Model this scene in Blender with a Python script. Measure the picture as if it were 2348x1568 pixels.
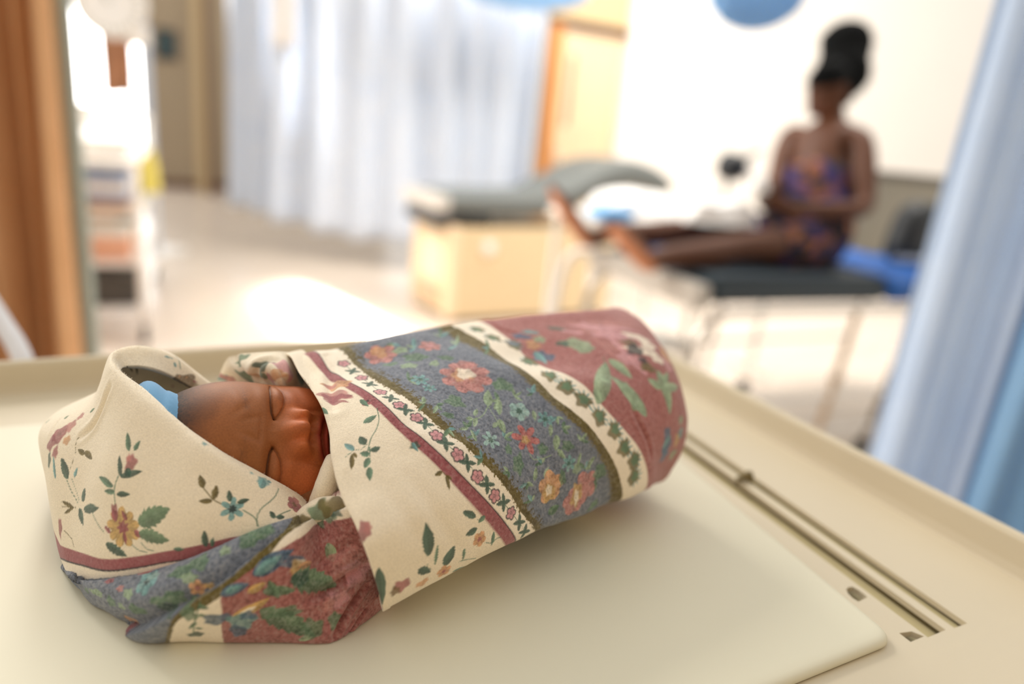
import bpy, bmesh, math, random
import numpy as np
from mathutils import Vector, Matrix
from mathutils.kdtree import KDTree

for o in list(bpy.data.objects):
    bpy.data.objects.remove(o)
scene = bpy.context.scene
COL = scene.collection
rng = np.random.default_rng(7)
random.seed(7)
PI = math.pi

# ---------------------------------------------------------------- camera
cam_data = bpy.data.cameras.new('camera')
cam_data.sensor_width = 36.0
cam_data.lens = 24.0
cam_data.clip_start = 0.02
cam_data.clip_end = 200
cam = bpy.data.objects.new('camera', cam_data)
COL.objects.link(cam)
PITCH, ROLL = math.radians(16.8), math.radians(5.8)
fw = Vector((0, math.cos(PITCH), -math.sin(PITCH)))
r0, u0 = Vector((1, 0, 0)), Vector((0, math.sin(PITCH), math.cos(PITCH)))
cr = math.cos(ROLL)*r0+math.sin(ROLL)*u0
cu = -math.sin(ROLL)*r0+math.cos(ROLL)*u0
m = Matrix((cr, cu, -fw)).transposed().to_4x4()
m.translation = Vector((0, 0, 1.22))
cam.matrix_world = m
cam_data.dof.use_dof = True
cam_data.dof.focus_distance = 0.385
cam_data.dof.aperture_fstop = 2.0
cam_data.dof.aperture_blades = 0
scene.camera = cam

# ---------------------------------------------------------------- world, lights, exposure
scene.view_settings.view_transform = 'Standard'
scene.view_settings.look = 'None'
scene.view_settings.exposure = 0.12
scene.view_settings.gamma = 1.0
scene.view_settings.use_curve_mapping = False
world = bpy.data.worlds.new('world')
scene.world = world
world.use_nodes = True
bg = world.node_tree.nodes['Background']
bg.inputs['Color'].default_value = (1.0, 0.965, 0.905, 1)
bg.inputs['Strength'].default_value = 0.92

def area(name, loc, target, sx, sy, power, color, spread=180):
    l = bpy.data.lights.new(name, 'AREA')
    l.shape = 'RECTANGLE'; l.size = sx; l.size_y = sy; l.energy = power; l.color = color
    l.spread = math.radians(spread)
    o = bpy.data.objects.new(name, l); COL.objects.link(o)
    o.location = loc
    d = Vector(target)-Vector(loc)
    o.rotation_euler = d.to_track_quat('-Z', 'Y').to_euler()
    return o
# daylight from the tall windows behind and to the left of the cot
area('window_light', (-2.7, 3.5, 3.3), (0, 0.5, 0.95), 2.4, 2.2, 212, (1.0, 0.95, 0.87))
area('wall_fill_light', (1.2, 3.9, 3.5), (1.7, 6.0, 1.2), 2.6, 1.0, 170, (1.0, 0.95, 0.88))  # unseen fill lamp, added to brighten the white wall
wl = area('window_daylight', (-6.015, 9.995, 1.95), (-5.137, 8.197, 1.95), 1.0, 2.9, 70, (1.0, 0.98, 0.95))
area('sun_beam', (-4.6, 8.7, 5.4), (-0.98, 4.3, 0), 0.25, 0.6, 60, (1.0, 0.95, 0.86), 9)

# ---------------------------------------------------------------- helpers
def srgb(r, g, b, a=1.0):
    f = lambda c: (c/255)/12.92 if c/255 <= 0.04045 else ((c/255+0.055)/1.055)**2.4
    return (f(r), f(g), f(b), a)

def lin(rgb):
    return np.array(srgb(*rgb)[:3])

def mat(name, color, rough=0.6, metal=0.0, noise=0.0, nscale=30.0, bump=0.0, bscale=200.0, sheen=0.0, trans=0.0, alpha=1.0, coat=0.0, sss=0.0, spec=0.5, bdist=0.002):
    m = bpy.data.materials.new(name); m.use_nodes = True
    nt = m.node_tree; p = nt.nodes['Principled BSDF']
    c = srgb(*color)
    p.inputs['Base Color'].default_value = c
    p.inputs['Roughness'].default_value = rough
    p.inputs['Metallic'].default_value = metal
    p.inputs['Sheen Weight'].default_value = sheen
    p.inputs['Transmission Weight'].default_value = trans
    p.inputs['Coat Weight'].default_value = coat
    p.inputs['Alpha'].default_value = alpha
    p.inputs['Subsurface Weight'].default_value = sss
    p.inputs['Specular IOR Level'].default_value = spec
    tc = nt.nodes.new('ShaderNodeTexCoord')
    if noise:
        n = nt.nodes.new('ShaderNodeTexNoise'); n.inputs['Scale'].default_value = nscale; n.inputs['Detail'].default_value = 4
        nt.links.new(tc.outputs['Object'], n.inputs['Vector'])
        mx = nt.nodes.new('ShaderNodeMix'); mx.data_type = 'RGBA'
        mx.inputs['A'].default_value = tuple(v*(1-noise) for v in c[:3])+(1,)
        mx.inputs['B'].default_value = tuple(min(1, v*(1+noise)) for v in c[:3])+(1,)
        nt.links.new(n.outputs['Fac'], mx.inputs['Factor'])
        nt.links.new(mx.outputs['Result'], p.inputs['Base Color'])
    if bump:
        n = nt.nodes.new('ShaderNodeTexNoise'); n.inputs['Scale'].default_value = bscale; n.inputs['Detail'].default_value = 3
        nt.links.new(tc.outputs['Object'], n.inputs['Vector'])
        b = nt.nodes.new('ShaderNodeBump'); b.inputs['Strength'].default_value = bump; b.inputs['Distance'].default_value = bdist
        nt.links.new(n.outputs['Fac'], b.inputs['Height']); nt.links.new(b.outputs['Normal'], p.inputs['Normal'])
    return m

def link(name, me, parent=None, world_coords=False):
    o = bpy.data.objects.new(name, me); COL.objects.link(o)
    if parent:
        o.parent = parent
        if world_coords: o.matrix_parent_inverse = Matrix.LocRotScale(parent.location, parent.rotation_euler, None).inverted()
    return o

def obj(name, bm, material, parent=None, smooth=False, world_coords=False):
    me = bpy.data.meshes.new(name)
    bmesh.ops.recalc_face_normals(bm, faces=bm.faces)
    bm.to_mesh(me); bm.free()
    if smooth: me.polygons.foreach_set('use_smooth', [True]*len(me.polygons))
    if material: me.materials.append(material)
    return link(name, me, parent, world_coords)

def from_grid(name, G, material, parent=None, closed=False, col=None, flip=False):
    nu, nv = G.shape[:2]
    idx = np.arange(nu*nv).reshape(nu, nv)
    if closed: idx = np.concatenate([idx, idx[:, :1]], 1)
    q = np.stack([idx[:-1, :-1], idx[1:, :-1], idx[1:, 1:], idx[:-1, 1:]], -1).reshape(-1, 4)
    if flip: q = q[:, ::-1]
    me = bpy.data.meshes.new(name)
    me.vertices.add(nu*nv); me.vertices.foreach_set('co', np.ascontiguousarray(G, dtype=np.float32).ravel())
    me.loops.add(q.size); me.loops.foreach_set('vertex_index', q.astype(np.int32).ravel())
    me.polygons.add(len(q)); me.polygons.foreach_set('loop_start', np.arange(0, q.size, 4, dtype=np.int32))
    me.update(calc_edges=True)
    me.polygons.foreach_set('use_smooth', np.ones(len(q), bool))
    if col is not None:
        a = me.color_attributes.new('Col', 'FLOAT_COLOR', 'POINT')
        a.data.foreach_set('color', np.concatenate([col.reshape(-1, 3), np.ones((nu*nv, 1))], 1).astype(np.float32).ravel())
    me.materials.append(material)
    return link(name, me, parent, True)

def empty(name, loc=(0, 0, 0), rz=0.0):
    o = bpy.data.objects.new(name, None); COL.objects.link(o)
    o.location = loc; o.rotation_euler = (0, 0, rz); o.empty_display_size = .1
    return o

def tag(o, label=None, cat=None, group=None, kind=None):
    if label: o['label'] = label
    if cat: o['category'] = cat
    if group: o['group'] = group
    if kind: o['kind'] = kind
    return o

def box(bm, x0, x1, y0, y1, z0, z1, bev=0.0, seg=2):
    r = bmesh.ops.create_cube(bm, size=1.0)
    for v in r['verts']:
        v.co = Vector((x0+(v.co.x+.5)*(x1-x0), y0+(v.co.y+.5)*(y1-y0), z0+(v.co.z+.5)*(z1-z0)))
    if bev:
        es = {e for v in r['verts'] for e in v.link_edges}
        bmesh.ops.bevel(bm, geom=list(es), offset=bev, segments=seg, affect='EDGES')
    return bm

def boxo(name, dims, material, parent=None, bev=0.004, seg=2, smooth=False):
    bm = bmesh.new(); box(bm, *dims, bev=bev, seg=seg)
    return obj(name, bm, material, parent, smooth)

def tube_grid(path, rad, n=10, sub=0):
    """swept round tube along a list of points; rad may be a list"""
    P = np.array(path, float)
    R = np.full(len(P), rad, float) if np.isscalar(rad) else np.array(rad, float)
    if sub:
        t = np.linspace(0, len(P)-1, (len(P)-1)*sub+1)
        P = crom(P, t); R = np.interp(t, np.arange(len(R)), R)
    T = np.gradient(P, axis=0); T /= np.linalg.norm(T, axis=1, keepdims=True)+1e-12
    ref = np.array([0, 0, 1.0]) if abs(T[0, 2]) < .9 else np.array([1.0, 0, 0])
    out = []
    a = np.linspace(0, 2*PI, n, endpoint=False)
    u = np.cross(T[0], ref); u /= np.linalg.norm(u)
    for k in range(len(P)):
        u = u-T[k]*(u@T[k]); u /= np.linalg.norm(u)+1e-12
        w = np.cross(T[k], u)
        out.append(P[k]+R[k]*(np.cos(a)[:, None]*u+np.sin(a)[:, None]*w))
    return np.array(out)

def add_tube(bm, path, rad, n=10, sub=0, caps=True):
    G = tube_grid(path, rad, n, sub)
    rows = [[bm.verts.new(p) for p in r] for r in G]
    for i in range(len(rows)-1):
        for j in range(n):
            bm.faces.new((rows[i][j], rows[i+1][j], rows[i+1][(j+1) % n], rows[i][(j+1) % n]))
    if caps:
        bm.faces.new(rows[0]); bm.faces.new(rows[-1][::-1])
    return bm

def tubeo(name, path, rad, material, parent=None, n=12, sub=6):
    bm = bmesh.new(); add_tube(bm, path, rad, n, sub)
    return obj(name, bm, material, parent, True)

def lathe(bm, prof, n=24, mtx=None):
    rows = []
    for r, z in prof:
        rows.append([bm.verts.new((r*math.cos(2*PI*k/n), r*math.sin(2*PI*k/n), z)) for k in range(n)])
    for i in range(len(rows)-1):
        for j in range(n):
            bm.faces.new((rows[i][j], rows[i+1][j], rows[i+1][(j+1) % n], rows[i][(j+1) % n]))
    bm.faces.new(rows[0]); bm.faces.new(rows[-1])
    if mtx is not None:
        bmesh.ops.transform(bm, matrix=mtx, verts=[v for r in rows for v in r])
    return bm

def plate(bm, outer, holes, z0, z1):
    """flat plate with holes, z0 bottom, z1 top"""
    loops = [outer]+list(holes)
    edges, rings = [], []
    for L in loops:
        vs = [bm.verts.new((x, y, z1)) for x, y in L]
        es = [bm.edges.new((vs[k], vs[(k+1) % len(vs)])) for k in range(len(vs))]
        edges += es; rings.append(vs)
    bmesh.ops.triangle_fill(bm, use_beauty=True, use_dissolve=False, edges=edges)
    for vs in rings:
        low = [bm.verts.new((v.co.x, v.co.y, z0)) for v in vs]
        for k in range(len(vs)):
            j = (k+1) % len(vs)
            bm.faces.new((vs[k], vs[j], low[j], low[k]))
    return bm

def prism(bm, prof, y0, y1):
    """profile in x,z extruded along y"""
    a = [bm.verts.new((x, y0, z)) for x, z in prof]; b = [bm.verts.new((x, y1, z)) for x, z in prof]
    n = len(prof)
    for k in range(n):
        bm.faces.new((a[k], a[(k+1) % n], b[(k+1) % n], b[k]))
    bm.faces.new(a[::-1]); bm.faces.new(b)
    return bm

# ---------- cloth and head surfaces (plain numpy) ----------
def crom(P, t):
    """Catmull-Rom through the rows of P (n, ...) at parameters t in [0, n-1]."""
    n = len(P)
    Q = np.concatenate([[2*P[0]-P[1]], P, [2*P[-1]-P[-2]]])
    i = np.clip(np.floor(t).astype(int), 0, n-2)
    f = (t-i).reshape((-1,)+(1,)*(P.ndim-1))
    p0, p1, p2, p3 = Q[i], Q[i+1], Q[i+2], Q[i+3]
    return 0.5*((2*p1)+(p2-p0)*f+(2*p0-5*p1+4*p2-p3)*f*f+(3*p1-p0-3*p2+p3)*f**3)

def chord(P, t):
    """smooth curve through the rows of P with chord-length knots; t is an index parameter"""
    P = np.asarray(P, float); n = len(P)
    h = np.linalg.norm(np.diff(P, axis=0).reshape(n-1, -1, 3), axis=2).mean(1)+1e-7
    sh = (n-1,)+(1,)*(P.ndim-1)
    sl = np.diff(P, axis=0)/h.reshape(sh)
    M = np.empty_like(P); M[0], M[-1] = sl[0], sl[-1]
    w = (h[1:]/(h[1:]+h[:-1])).reshape((n-2,)+sh[1:])
    M[1:-1] = sl[:-1]*w+sl[1:]*(1-w)
    i = np.clip(np.floor(t).astype(int), 0, n-2)
    f = (t-i).reshape((-1,)+sh[1:]); H = h[i].reshape(f.shape)
    return ((2*f**3-3*f**2+1)*P[i]+(f**3-2*f**2+f)*H*M[i]+(3*f**2-2*f**3)*P[i+1]+(f**3-f**2)*H*M[i+1])

def sheet(ctrl, nu, nv):
    """dense (nu, nv, 3) grid through a control grid (cu, cv, 3)"""
    ctrl = np.asarray(ctrl, float)
    a = chord(ctrl, np.linspace(0, len(ctrl)-1, nu))
    b = chord(np.swapaxes(a, 0, 1), np.linspace(0, ctrl.shape[1]-1, nv))
    return np.swapaxes(b, 0, 1)

def normals(G):
    du = np.gradient(G, axis=0); dv = np.gradient(G, axis=1)
    n = np.cross(du, dv)
    return n/np.maximum(np.linalg.norm(n, axis=-1, keepdims=True), 1e-12)

def smooth(e0, e1, x):
    t = np.clip((x-e0)/(e1-e0), 0, 1)
    return t*t*(3-2*t)

PAD = 0.957
TUBE_C0, TUBE_C1 = np.array([-0.0997, 0.3584]), np.array([0.1024, 0.5547])
TUBE_K = np.array([0, .25, .5, .75, 1.])
TUBE_A = np.polyfit(TUBE_K, [0.0817, 0.0875, 0.0901, 0.0868, 0.0924], 4)
TUBE_H = np.polyfit(TUBE_K, [0.107, 0.1141, 0.1209, 0.1351, 0.139], 4)

def tube_point(s, ph):
    """swaddled body: s runs from the neck to the feet, ph around (0 = near side, pi/2 = top)"""
    sc = np.maximum(s, -0.02)
    A, Hh = np.polyval(TUBE_A, sc), np.polyval(TUBE_H, sc)
    q = np.clip((s-.80)/.20, 0, 1)
    f = np.maximum(1-q**2.3, 0)**(1/2.3)
    q2 = np.clip((NECK0-s)/NECKL, 0, .999)
    f = f*(1-q2**NECKP)**(1/NECKP)
    d = TUBE_C1-TUBE_C0; d = d/np.linalg.norm(d)
    n = np.array([d[1], -d[0]])
    cen = TUBE_C0+(TUBE_C1-TUBE_C0)*s[..., None]
    c, sn = np.cos(ph), np.sin(ph)
    x = np.sign(c)*np.abs(c)**.85
    zz = np.sign(sn)*np.abs(sn)**np.where(sn < 0, .62, .95)
    xy = cen+(A*f*x*np.where(x < 0, 1+FAR*smooth(.55, -.1, s), 1))[..., None]*n
    zc = PAD+Hh/2*(1-.12*(1-f))
    z = zc+(Hh/2*f)*zz*np.where(zz < 0, (zc-PAD)/(Hh/2), 1)
    return np.concatenate([xy, z[..., None]], -1)

NECK0, NECKL, NECKP, FAR = .06, .32, 2.4, .30
HEAD_C = np.array([-0.1602, 0.3694, 1.0173])
HEAD_Y = np.array([0.4675, -0.5501, 0.692])       # out of the face
HEAD_X = np.array([-0.2039, 0.6946, 0.6899])       # towards the far eye
HEAD_Y = HEAD_Y/np.linalg.norm(HEAD_Y)
HEAD_X = HEAD_X-HEAD_Y*(HEAD_X@HEAD_Y); HEAD_X = HEAD_X/np.linalg.norm(HEAD_X)
HEAD_Z = np.cross(HEAD_X, HEAD_Y)
if HEAD_Z[0] > 0: HEAD_Z = -HEAD_Z              # towards the crown
HEAD_R = np.array([.0455, .0525, .0565])

def g2(x, z, cx, cz, sx, sz, rot=0.0):
    c, s = np.cos(rot), np.sin(rot)
    dx, dz = x-cx, z-cz
    a, b = dx*c+dz*s, -dx*s+dz*c
    return np.exp(-(a/sx)**2-(b/sz)**2)

def pline(x, z, pts):
    """distance to a polyline in the face plane and the parameter along it"""
    best = np.full(x.shape, 1e9); par = np.zeros(x.shape)
    L = len(pts)-1
    for k in range(L):
        a, b = np.array(pts[k], float), np.array(pts[k+1], float)
        d = b-a
        t = np.clip(((x-a[0])*d[0]+(z-a[1])*d[1])/(d@d), 0, 1)
        dd = np.hypot(x-a[0]-t*d[0], z-a[1]-t*d[1])
        m = dd < best
        best = np.where(m, dd, best); par = np.where(m, (k+t)/L, par)
    return best, par

LID_FOLD = [(8.5, -11.6), (12, -10.2), (18, -9.6), (25, -9.7), (31, -10.4), (36, -12.0)]
LASH = [(8.5, -11.9), (11.5, -14.2), (16, -16.3), (22, -17.2), (28, -16.8), (35, -14.6)]

def sculpt(D, adult=False):
    """D: unit directions (n,3) in head axes; returns points in metres, plus feature masks"""
    P = D*(HEAD_R*1000)                         # millimetres
    # skull: fuller back, narrower face
    P[:, 0] *= 1+.30*g2(P[:, 1], P[:, 2], 16, -42, 30, 19)-.10*smooth(-44, -66, P[:, 2])
    P[:, 1] *= 1+.06*smooth(0, -50, P[:, 1])
    x, z = np.abs(P[:, 0]), P[:, 2].copy()
    xs = P[:, 0]
    w = smooth(.10, .45, D[:, 1])
    dy = np.zeros(len(P))
    dy += 11.0*smooth(-8, -52, z)*smooth(44, 14, x)               # flat, full lower face
    dy += 1.3*g2(x, z, 15, 4, 13, 6)
    dy += 2.0*g2(x, z, 21, -5.2, 11, 4.2)                               # brow
    dy -= 4.6*g2(x, z, 15, -13, 11, 6.5)                           # eye socket
    dy += 4.4*g2(x, z, 21.5, -13.4, 10.5, 4.0)                      # closed lid
    dy += 1.8*g2(x, z, 21, -20.5, 10, 3.6)                          # lower lid
    dy -= 3.0*g2(x, z, 0, -12, 7.5, 7)                             # bridge dip
    br = np.exp(-(x/6.2)**2)*smooth(-6, -25, z)*smooth(-31.5, -27.5, z)
    dy += 6.4*br                                                  # dorsum
    dy += 6.4*g2(x, z, 0, -24.6, 7.2, 5.6)                          # tip
    dy += 8.6*g2(x, z, 10.6, -25.6, 4.0, 4.6)
    dy -= 1.8*g2(x, z, 15.5, -27, 2.2, 5.5)                        # wings
    dy -= 1.6*g2(x, z, 5.6, -23.0, 1.8, 3.2)
    dy -= 2.6*g2(x, z, 4.6, -30.4, 2.6, 1.6)                        # nostrils
    dy -= 1.0*g2(x, z, 0, -33, 2.4, 2.6)                              # philtrum
    dy += 8.0*g2(x, z, 31, -36, 15, 15)                            # cheeks
    dy += 3.0*g2(x, z, 4.5, -35.6, 6.5, 2.4)                        # upper lip
    dy += 3.4*g2(x, z, 0, -41.2, 8.5, 3.0)                            # lower lip
    dy -= 2.4*g2(x, z, 0, -46.5, 10, 3)
    dy += 5.0*g2(x, z, 0, -53, 12, 6)                               # chin
    dm, _ = pline(x, z, [(0, -38.2), (6, -38.5), (12, -39.2), (16, -40.8)])
    dy -= 2.6*np.exp(-(dm/1.1)**2)
    df, pf = pline(x, z, LID_FOLD)
    fold = np.exp(-(df/.62)**2)*(1-.25*pf)
    dy -= 1.9*fold+1.0*np.exp(-(df/2.2)**2)
    dl, pl = pline(x, z, LASH)
    lash = np.exp(-(dl/.5)**2)*(1-.3*pl)
    dy -= 1.1*lash+.6*np.exp(-(dl/1.6)**2)
    dn, _ = pline(x, z, [(12.5, -25), (14.5, -30), (17.5, -37), (19.5, -43)])
    dy -= 1.3*np.exp(-(dn/1.9)**2)
    for cx, cz, sx, sz, rot, a in ((5.5, 1.5, 2.0, 6, .35, -.7), (11, 7, 2.4, 7, .8, -.5), (3.5, -3.5, 5, 1.6, 0, -.7), (17, 9.5, 9, 2.4, .15, .6)):
        dy += a*g2(x, z, cx, cz, sx, sz, rot)
    P[:, 1] += dy*w
    P[:, 2] -= 8.0*g2(x, z, 30, -46, 20, 14)*smooth(-.1, .3, D[:, 1])
    lips = (np.exp(-((dm-1.8)/2.2)**2)*smooth(17, 13, x))*w*smooth(-45.8, -42.2, z)*smooth(-32.4, -34.8, z)
    # ears
    for sgn in (1, -1):
        e = g2(P[:, 1], z, -4, -16, 8, 13)*smooth(.55, .8, sgn*D[:, 0])
        rim = np.exp(-((np.hypot((P[:, 1]+4)/8, (z+16)/13)-1.0)/.28)**2)*smooth(.55, .8, sgn*D[:, 0])
        P[:, 0] += sgn*(5.0*rim+1.0*e)
    warm = np.clip(g2(x, z, 26, -31, 15, 13)+g2(x, z, 0, -26, 13, 9)+.25*g2(x, z, 22, -18, 12, 5), 0, 1)*w
    hair = smooth(15, 39, z-.10*P[:, 1]+3)
    return P/1000.0, dict(lips=lips, fold=fold*w, lash=lash*w, warm=warm, hair=hair, brow=g2(x, z, 17, 5.0, 10, 2.0, .1)*w)

def to_head(P):
    return HEAD_C+P[:, :1]*HEAD_X+P[:, 1:2]*HEAD_Y+P[:, 2:3]*HEAD_Z


# value noise in numpy
def vnoise(P, scale, seed=0):
    Q = np.asarray(P, float)*scale+seed*17.3
    I = np.floor(Q).astype(np.int64); f = Q-I; f = f*f*(3-2*f)
    def h(ix, iy, iz):
        n = (ix*374761393+iy*668265263+iz*2147483647+seed*974711) & 0xFFFFFFFF
        n = ((n ^ (n >> 13))*1274126177) & 0xFFFFFFFF
        return ((n ^ (n >> 16)) & 0xFFFF)/65535.0
    r = 0
    for dx in (0, 1):
        for dy in (0, 1):
            for dz in (0, 1):
                w = (f[..., 0] if dx else 1-f[..., 0])*(f[..., 1] if dy else 1-f[..., 1])*(f[..., 2] if dz else 1-f[..., 2])
                r = r+w*h(I[..., 0]+dx, I[..., 1]+dy, I[..., 2]+dz)
    return r

def skin_material(name, rough=.58, sss=.12):
    m = bpy.data.materials.new(name); m.use_nodes = True
    nt = m.node_tree; p = nt.nodes['Principled BSDF']; N = nt.nodes.new
    at = N('ShaderNodeAttribute'); at.attribute_name = 'Col'
    tc = N('ShaderNodeTexCoord')
    n1 = N('ShaderNodeTexNoise'); n1.inputs['Scale'].default_value = 900; n1.inputs['Detail'].default_value = 3
    nt.links.new(tc.outputs['Object'], n1.inputs['Vector'])
    mr = N('ShaderNodeMapRange'); mr.inputs['From Min'].default_value = .3; mr.inputs['From Max'].default_value = .7
    mr.inputs['To Min'].default_value = .88; mr.inputs['To Max'].default_value = 1.10
    nt.links.new(n1.outputs['Fac'], mr.inputs['Value'])
    mu = N('ShaderNodeVectorMath'); mu.operation = 'SCALE'
    nt.links.new(at.outputs['Color'], mu.inputs[0]); nt.links.new(mr.outputs['Result'], mu.inputs['Scale'])
    nt.links.new(mu.outputs['Vector'], p.inputs['Base Color'])
    p.inputs['Roughness'].default_value = rough
    p.inputs['Subsurface Weight'].default_value = sss
    p.inputs['Subsurface Radius'].default_value = (.006, .0022, .001)
    p.inputs['Subsurface Scale'].default_value = .6
    p.inputs['Specular IOR Level'].default_value = .3
    b = N('ShaderNodeBump'); b.inputs['Strength'].default_value = .14; b.inputs['Distance'].default_value = .0004
    nt.links.new(n1.outputs['Fac'], b.inputs['Height']); nt.links.new(b.outputs['Normal'], p.inputs['Normal'])
    return m

def ico_dirs(sub):
    bm = bmesh.new(); bmesh.ops.create_icosphere(bm, subdivisions=sub, radius=1.0)
    bm.verts.index_update()
    D = np.array([v.co[:] for v in bm.verts]); Fc = np.array([[v.index for v in f.verts] for f in bm.faces])
    bm.free(); return D/np.linalg.norm(D, axis=1, keepdims=True), Fc

def mesh_from(name, V, F, material, parent=None, col=None):
    me = bpy.data.meshes.new(name)
    k = F.shape[1]
    me.vertices.add(len(V)); me.vertices.foreach_set('co', np.ascontiguousarray(V, np.float32).ravel())
    me.loops.add(F.size); me.loops.foreach_set('vertex_index', F.astype(np.int32).ravel())
    me.polygons.add(len(F)); me.polygons.foreach_set('loop_start', np.arange(0, F.size, k, dtype=np.int32))
    me.update(calc_edges=True); me.polygons.foreach_set('use_smooth', np.ones(len(F), bool))
    if col is not None:
        a = me.color_attributes.new('Col', 'FLOAT_COLOR', 'POINT')
        a.data.foreach_set('color', np.concatenate([col, np.ones((len(V), 1))], 1).astype(np.float32).ravel())
    me.materials.append(material)
    return link(name, me, parent, True)

def skin_colours(P, D, f, base, warm, hair, lips, seed=1):
    c = np.tile(lin(base), (len(P), 1))
    def put(a, k):
        nonlocal c
        a = np.clip(a, 0, 1)[:, None]; c = c*(1-a)+a*lin(k)
    n = vnoise(P, 70, seed)
    put(f['warm']*.75, warm)
    put(np.clip((n-.55)*1.2, 0, .25), hair)
    put(f['lips']*.85, lips)
    put(f['brow']*.35*np.clip(vnoise(P*np.array([1, 1, 3.]), 700, 4)*1.4, 0, 1), hair)
    put(f['hair']*(.72+.40*vnoise(P, 1200, 6)), hair)
    put(f['fold']*.75, (48, 24, 14)); put(f['lash']*.32, (50, 26, 16))
    return c

# ================================================================ the ward
RA = math.radians(26)
EB, EA = np.array([math.cos(RA), math.sin(RA)]), np.array([-math.sin(RA), math.cos(RA)])
def rm(a, b, z=0.0):
    p = EB*a+EA*b
    return (p[0], p[1], z)
def room_box(name, a0, a1, b0, b1, z0, z1, material, parent=None, bev=0.0):
    e = boxo(name, (a0, a1, b0, b1, z0, z1), material, None, bev)
    e.rotation_euler = (0, 0, RA)
    return e
def setting(o): o['kind'] = 'structure'; return o

M_floor = mat('floor_vinyl', (222, 208, 194), rough=.22, noise=.04, nscale=3, spec=.5)
M_white = mat('wall_white', (246, 241, 234), rough=.8, noise=.02, nscale=2)
M_taupe = mat('wall_taupe', (168, 152, 128), rough=.8, noise=.03, nscale=3)
M_beige = mat('transom_beige', (206, 182, 140), rough=.7, noise=.03, nscale=4)
M_wood = mat('door_wood', (228, 200, 164), rough=.5, noise=.08, nscale=6)
M_jamb = mat('jamb_orange', (206, 132, 60), rough=.5, noise=.1, nscale=8)
M_brown = mat('brown_wood', (96, 62, 38), rough=.6, noise=.15, nscale=10)
M_glass_dark = mat('dark_glass', (112, 108, 90), rough=.15)
M_teal = mat('notice_teal', (52, 74, 78), rough=.6, noise=.12, nscale=12)
M_metalw = mat('white_enamel', (236, 232, 226), rough=.35, metal=.0, noise=.03, nscale=10)
M_chrome = mat('chrome', (214, 208, 200), rough=.2, metal=.9)
M_black = mat('black_vinyl', (30, 33, 36), rough=.45, bump=.1, bscale=200)
M_navy = mat('mattress_vinyl', (42, 54, 62), rough=.5, bump=.1, bscale=150)
M_grey = mat('couch_grey', (100, 104, 102), rough=.55, noise=.05, nscale=20, bump=.1, bscale=150)
M_box = mat('couch_cream', (222, 200, 162), rough=.55, noise=.04, nscale=5)
M_boxl = mat('couch_pale', (240, 218, 186), rough=.5)
M_postgreen = mat('post_green', (148, 160, 152), rough=.5, noise=.05, nscale=10)
M_linen = mat('white_linen', (246, 244, 242), rough=.9, bump=.3, bscale=30, sheen=.2)
M_yellow = mat('yellow_plastic', (222, 206, 104), rough=.5)
M_bluepl = mat('blue_plastic', (0, 84, 164), rough=.45, noise=.15, nscale=10)
M_ltblue = mat('light_blue_plastic', (96, 178, 236), rough=.35)

setting(room_box('wall_rear', -6, 4, -1.5, -1.3, 0, 3.2, M_taupe))
flr = setting(boxo('floor', (-16, 10, -3, 18, -.12, 0), M_floor, None, 0))
setting(room_box('wall_front', 3.555, 9.0, 5.5, 5.75, 0, 3.2, M_white))
# wall with the door
setting(room_box('wall_door', 2.35, 2.80, 5.6, 5.8, 0, 3.2, M_taupe))
setting(room_box('trim_1', 2.80, 3.57, 5.6, 5.8, 2.16, 3.2, M_beige))
setting(room_box('trim_2', 2.78, 3.57, 5.57, 5.62, 2.135, 2.20, M_brown))
door = setting(tag(empty('door_1', rm(2.86, 5.62, 0), RA)))
boxo('jamb', (-.06, .05, -.06, .10, 0, 2.135), M_jamb, door)
boxo('leaf', (.05, .69, .0, .045, .01, 2.125), M_wood, door)
for x in (.285, .44): boxo('leaf_batten', (x, x+.006, -.006, .0, .05, 2.05), M_boxl, door, 0)
boxo('vision_panel', (.165, .205, -.012, .004, 1.34, 1.92), M_glass_dark, door)
bm = bmesh.new(); add_tube(bm, [(.10, -.05, 1.0), (.10, -.05, 1.12)], .012, 8); add_tube(bm, [(.10, .0, 1.0), (.10, -.05, 1.0)], .009, 8); add_tube(bm, [(.10, .0, 1.12), (.10, -.05, 1.12)], .009, 8)
obj('handle', bm, M_chrome, door, True)
# far left wall with the bright window
setting(room_box('wall_back', -.50, 3.0, 11.4, 11.6, 0, 3.4, M_taupe))
setting(room_box('wall_left', -4.5, -1.55, 11.4, 11.6, 0, 3.4, M_white))
setting(room_box('trim_3', -1.55, -.50, 11.4, 11.6, 0, .45, M_white))
setting(room_box('baseboard_back', -.50, 3.0, 11.37, 11.40, 0, .10, M_brown))
win = setting(tag(empty('window_1', rm(-1.55, 11.45, 0), RA)))
for x0, x1 in ((0, .05), (1.0, 1.05)): boxo('frame', (x0, x1, -.03, .06, .45, 3.4), M_metalw, win)
boxo('frame', (.05, 1.0, -.03, .06, .45, .51), M_metalw, win)
M_pane = mat('window_glass', (255, 255, 255), rough=.0, trans=1.0)
boxo('pane', (.05, 1.0, .01, .016, .51, 3.4), M_pane, win, 0)
setting(room_box('trim_4', .10, .22, 10.9, 11.0, 0, 3.2, M_beige))
setting(room_box('trim_5', .235, .30, 10.6, 10.7, 0, 3.2, M_brown))
nt_ = tag(empty('wall_notice', rm(-.38, 11.39, 1.75), RA), 'dark teal framed notice board on the taupe wall beside the bright window', 'notice')
boxo('frame', (0, .29, -.03, 0, 0, .40), M_brown, nt_)
boxo('face', (.02, .27, -.036, -.03, .02, .38), M_teal, nt_, 0)

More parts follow.
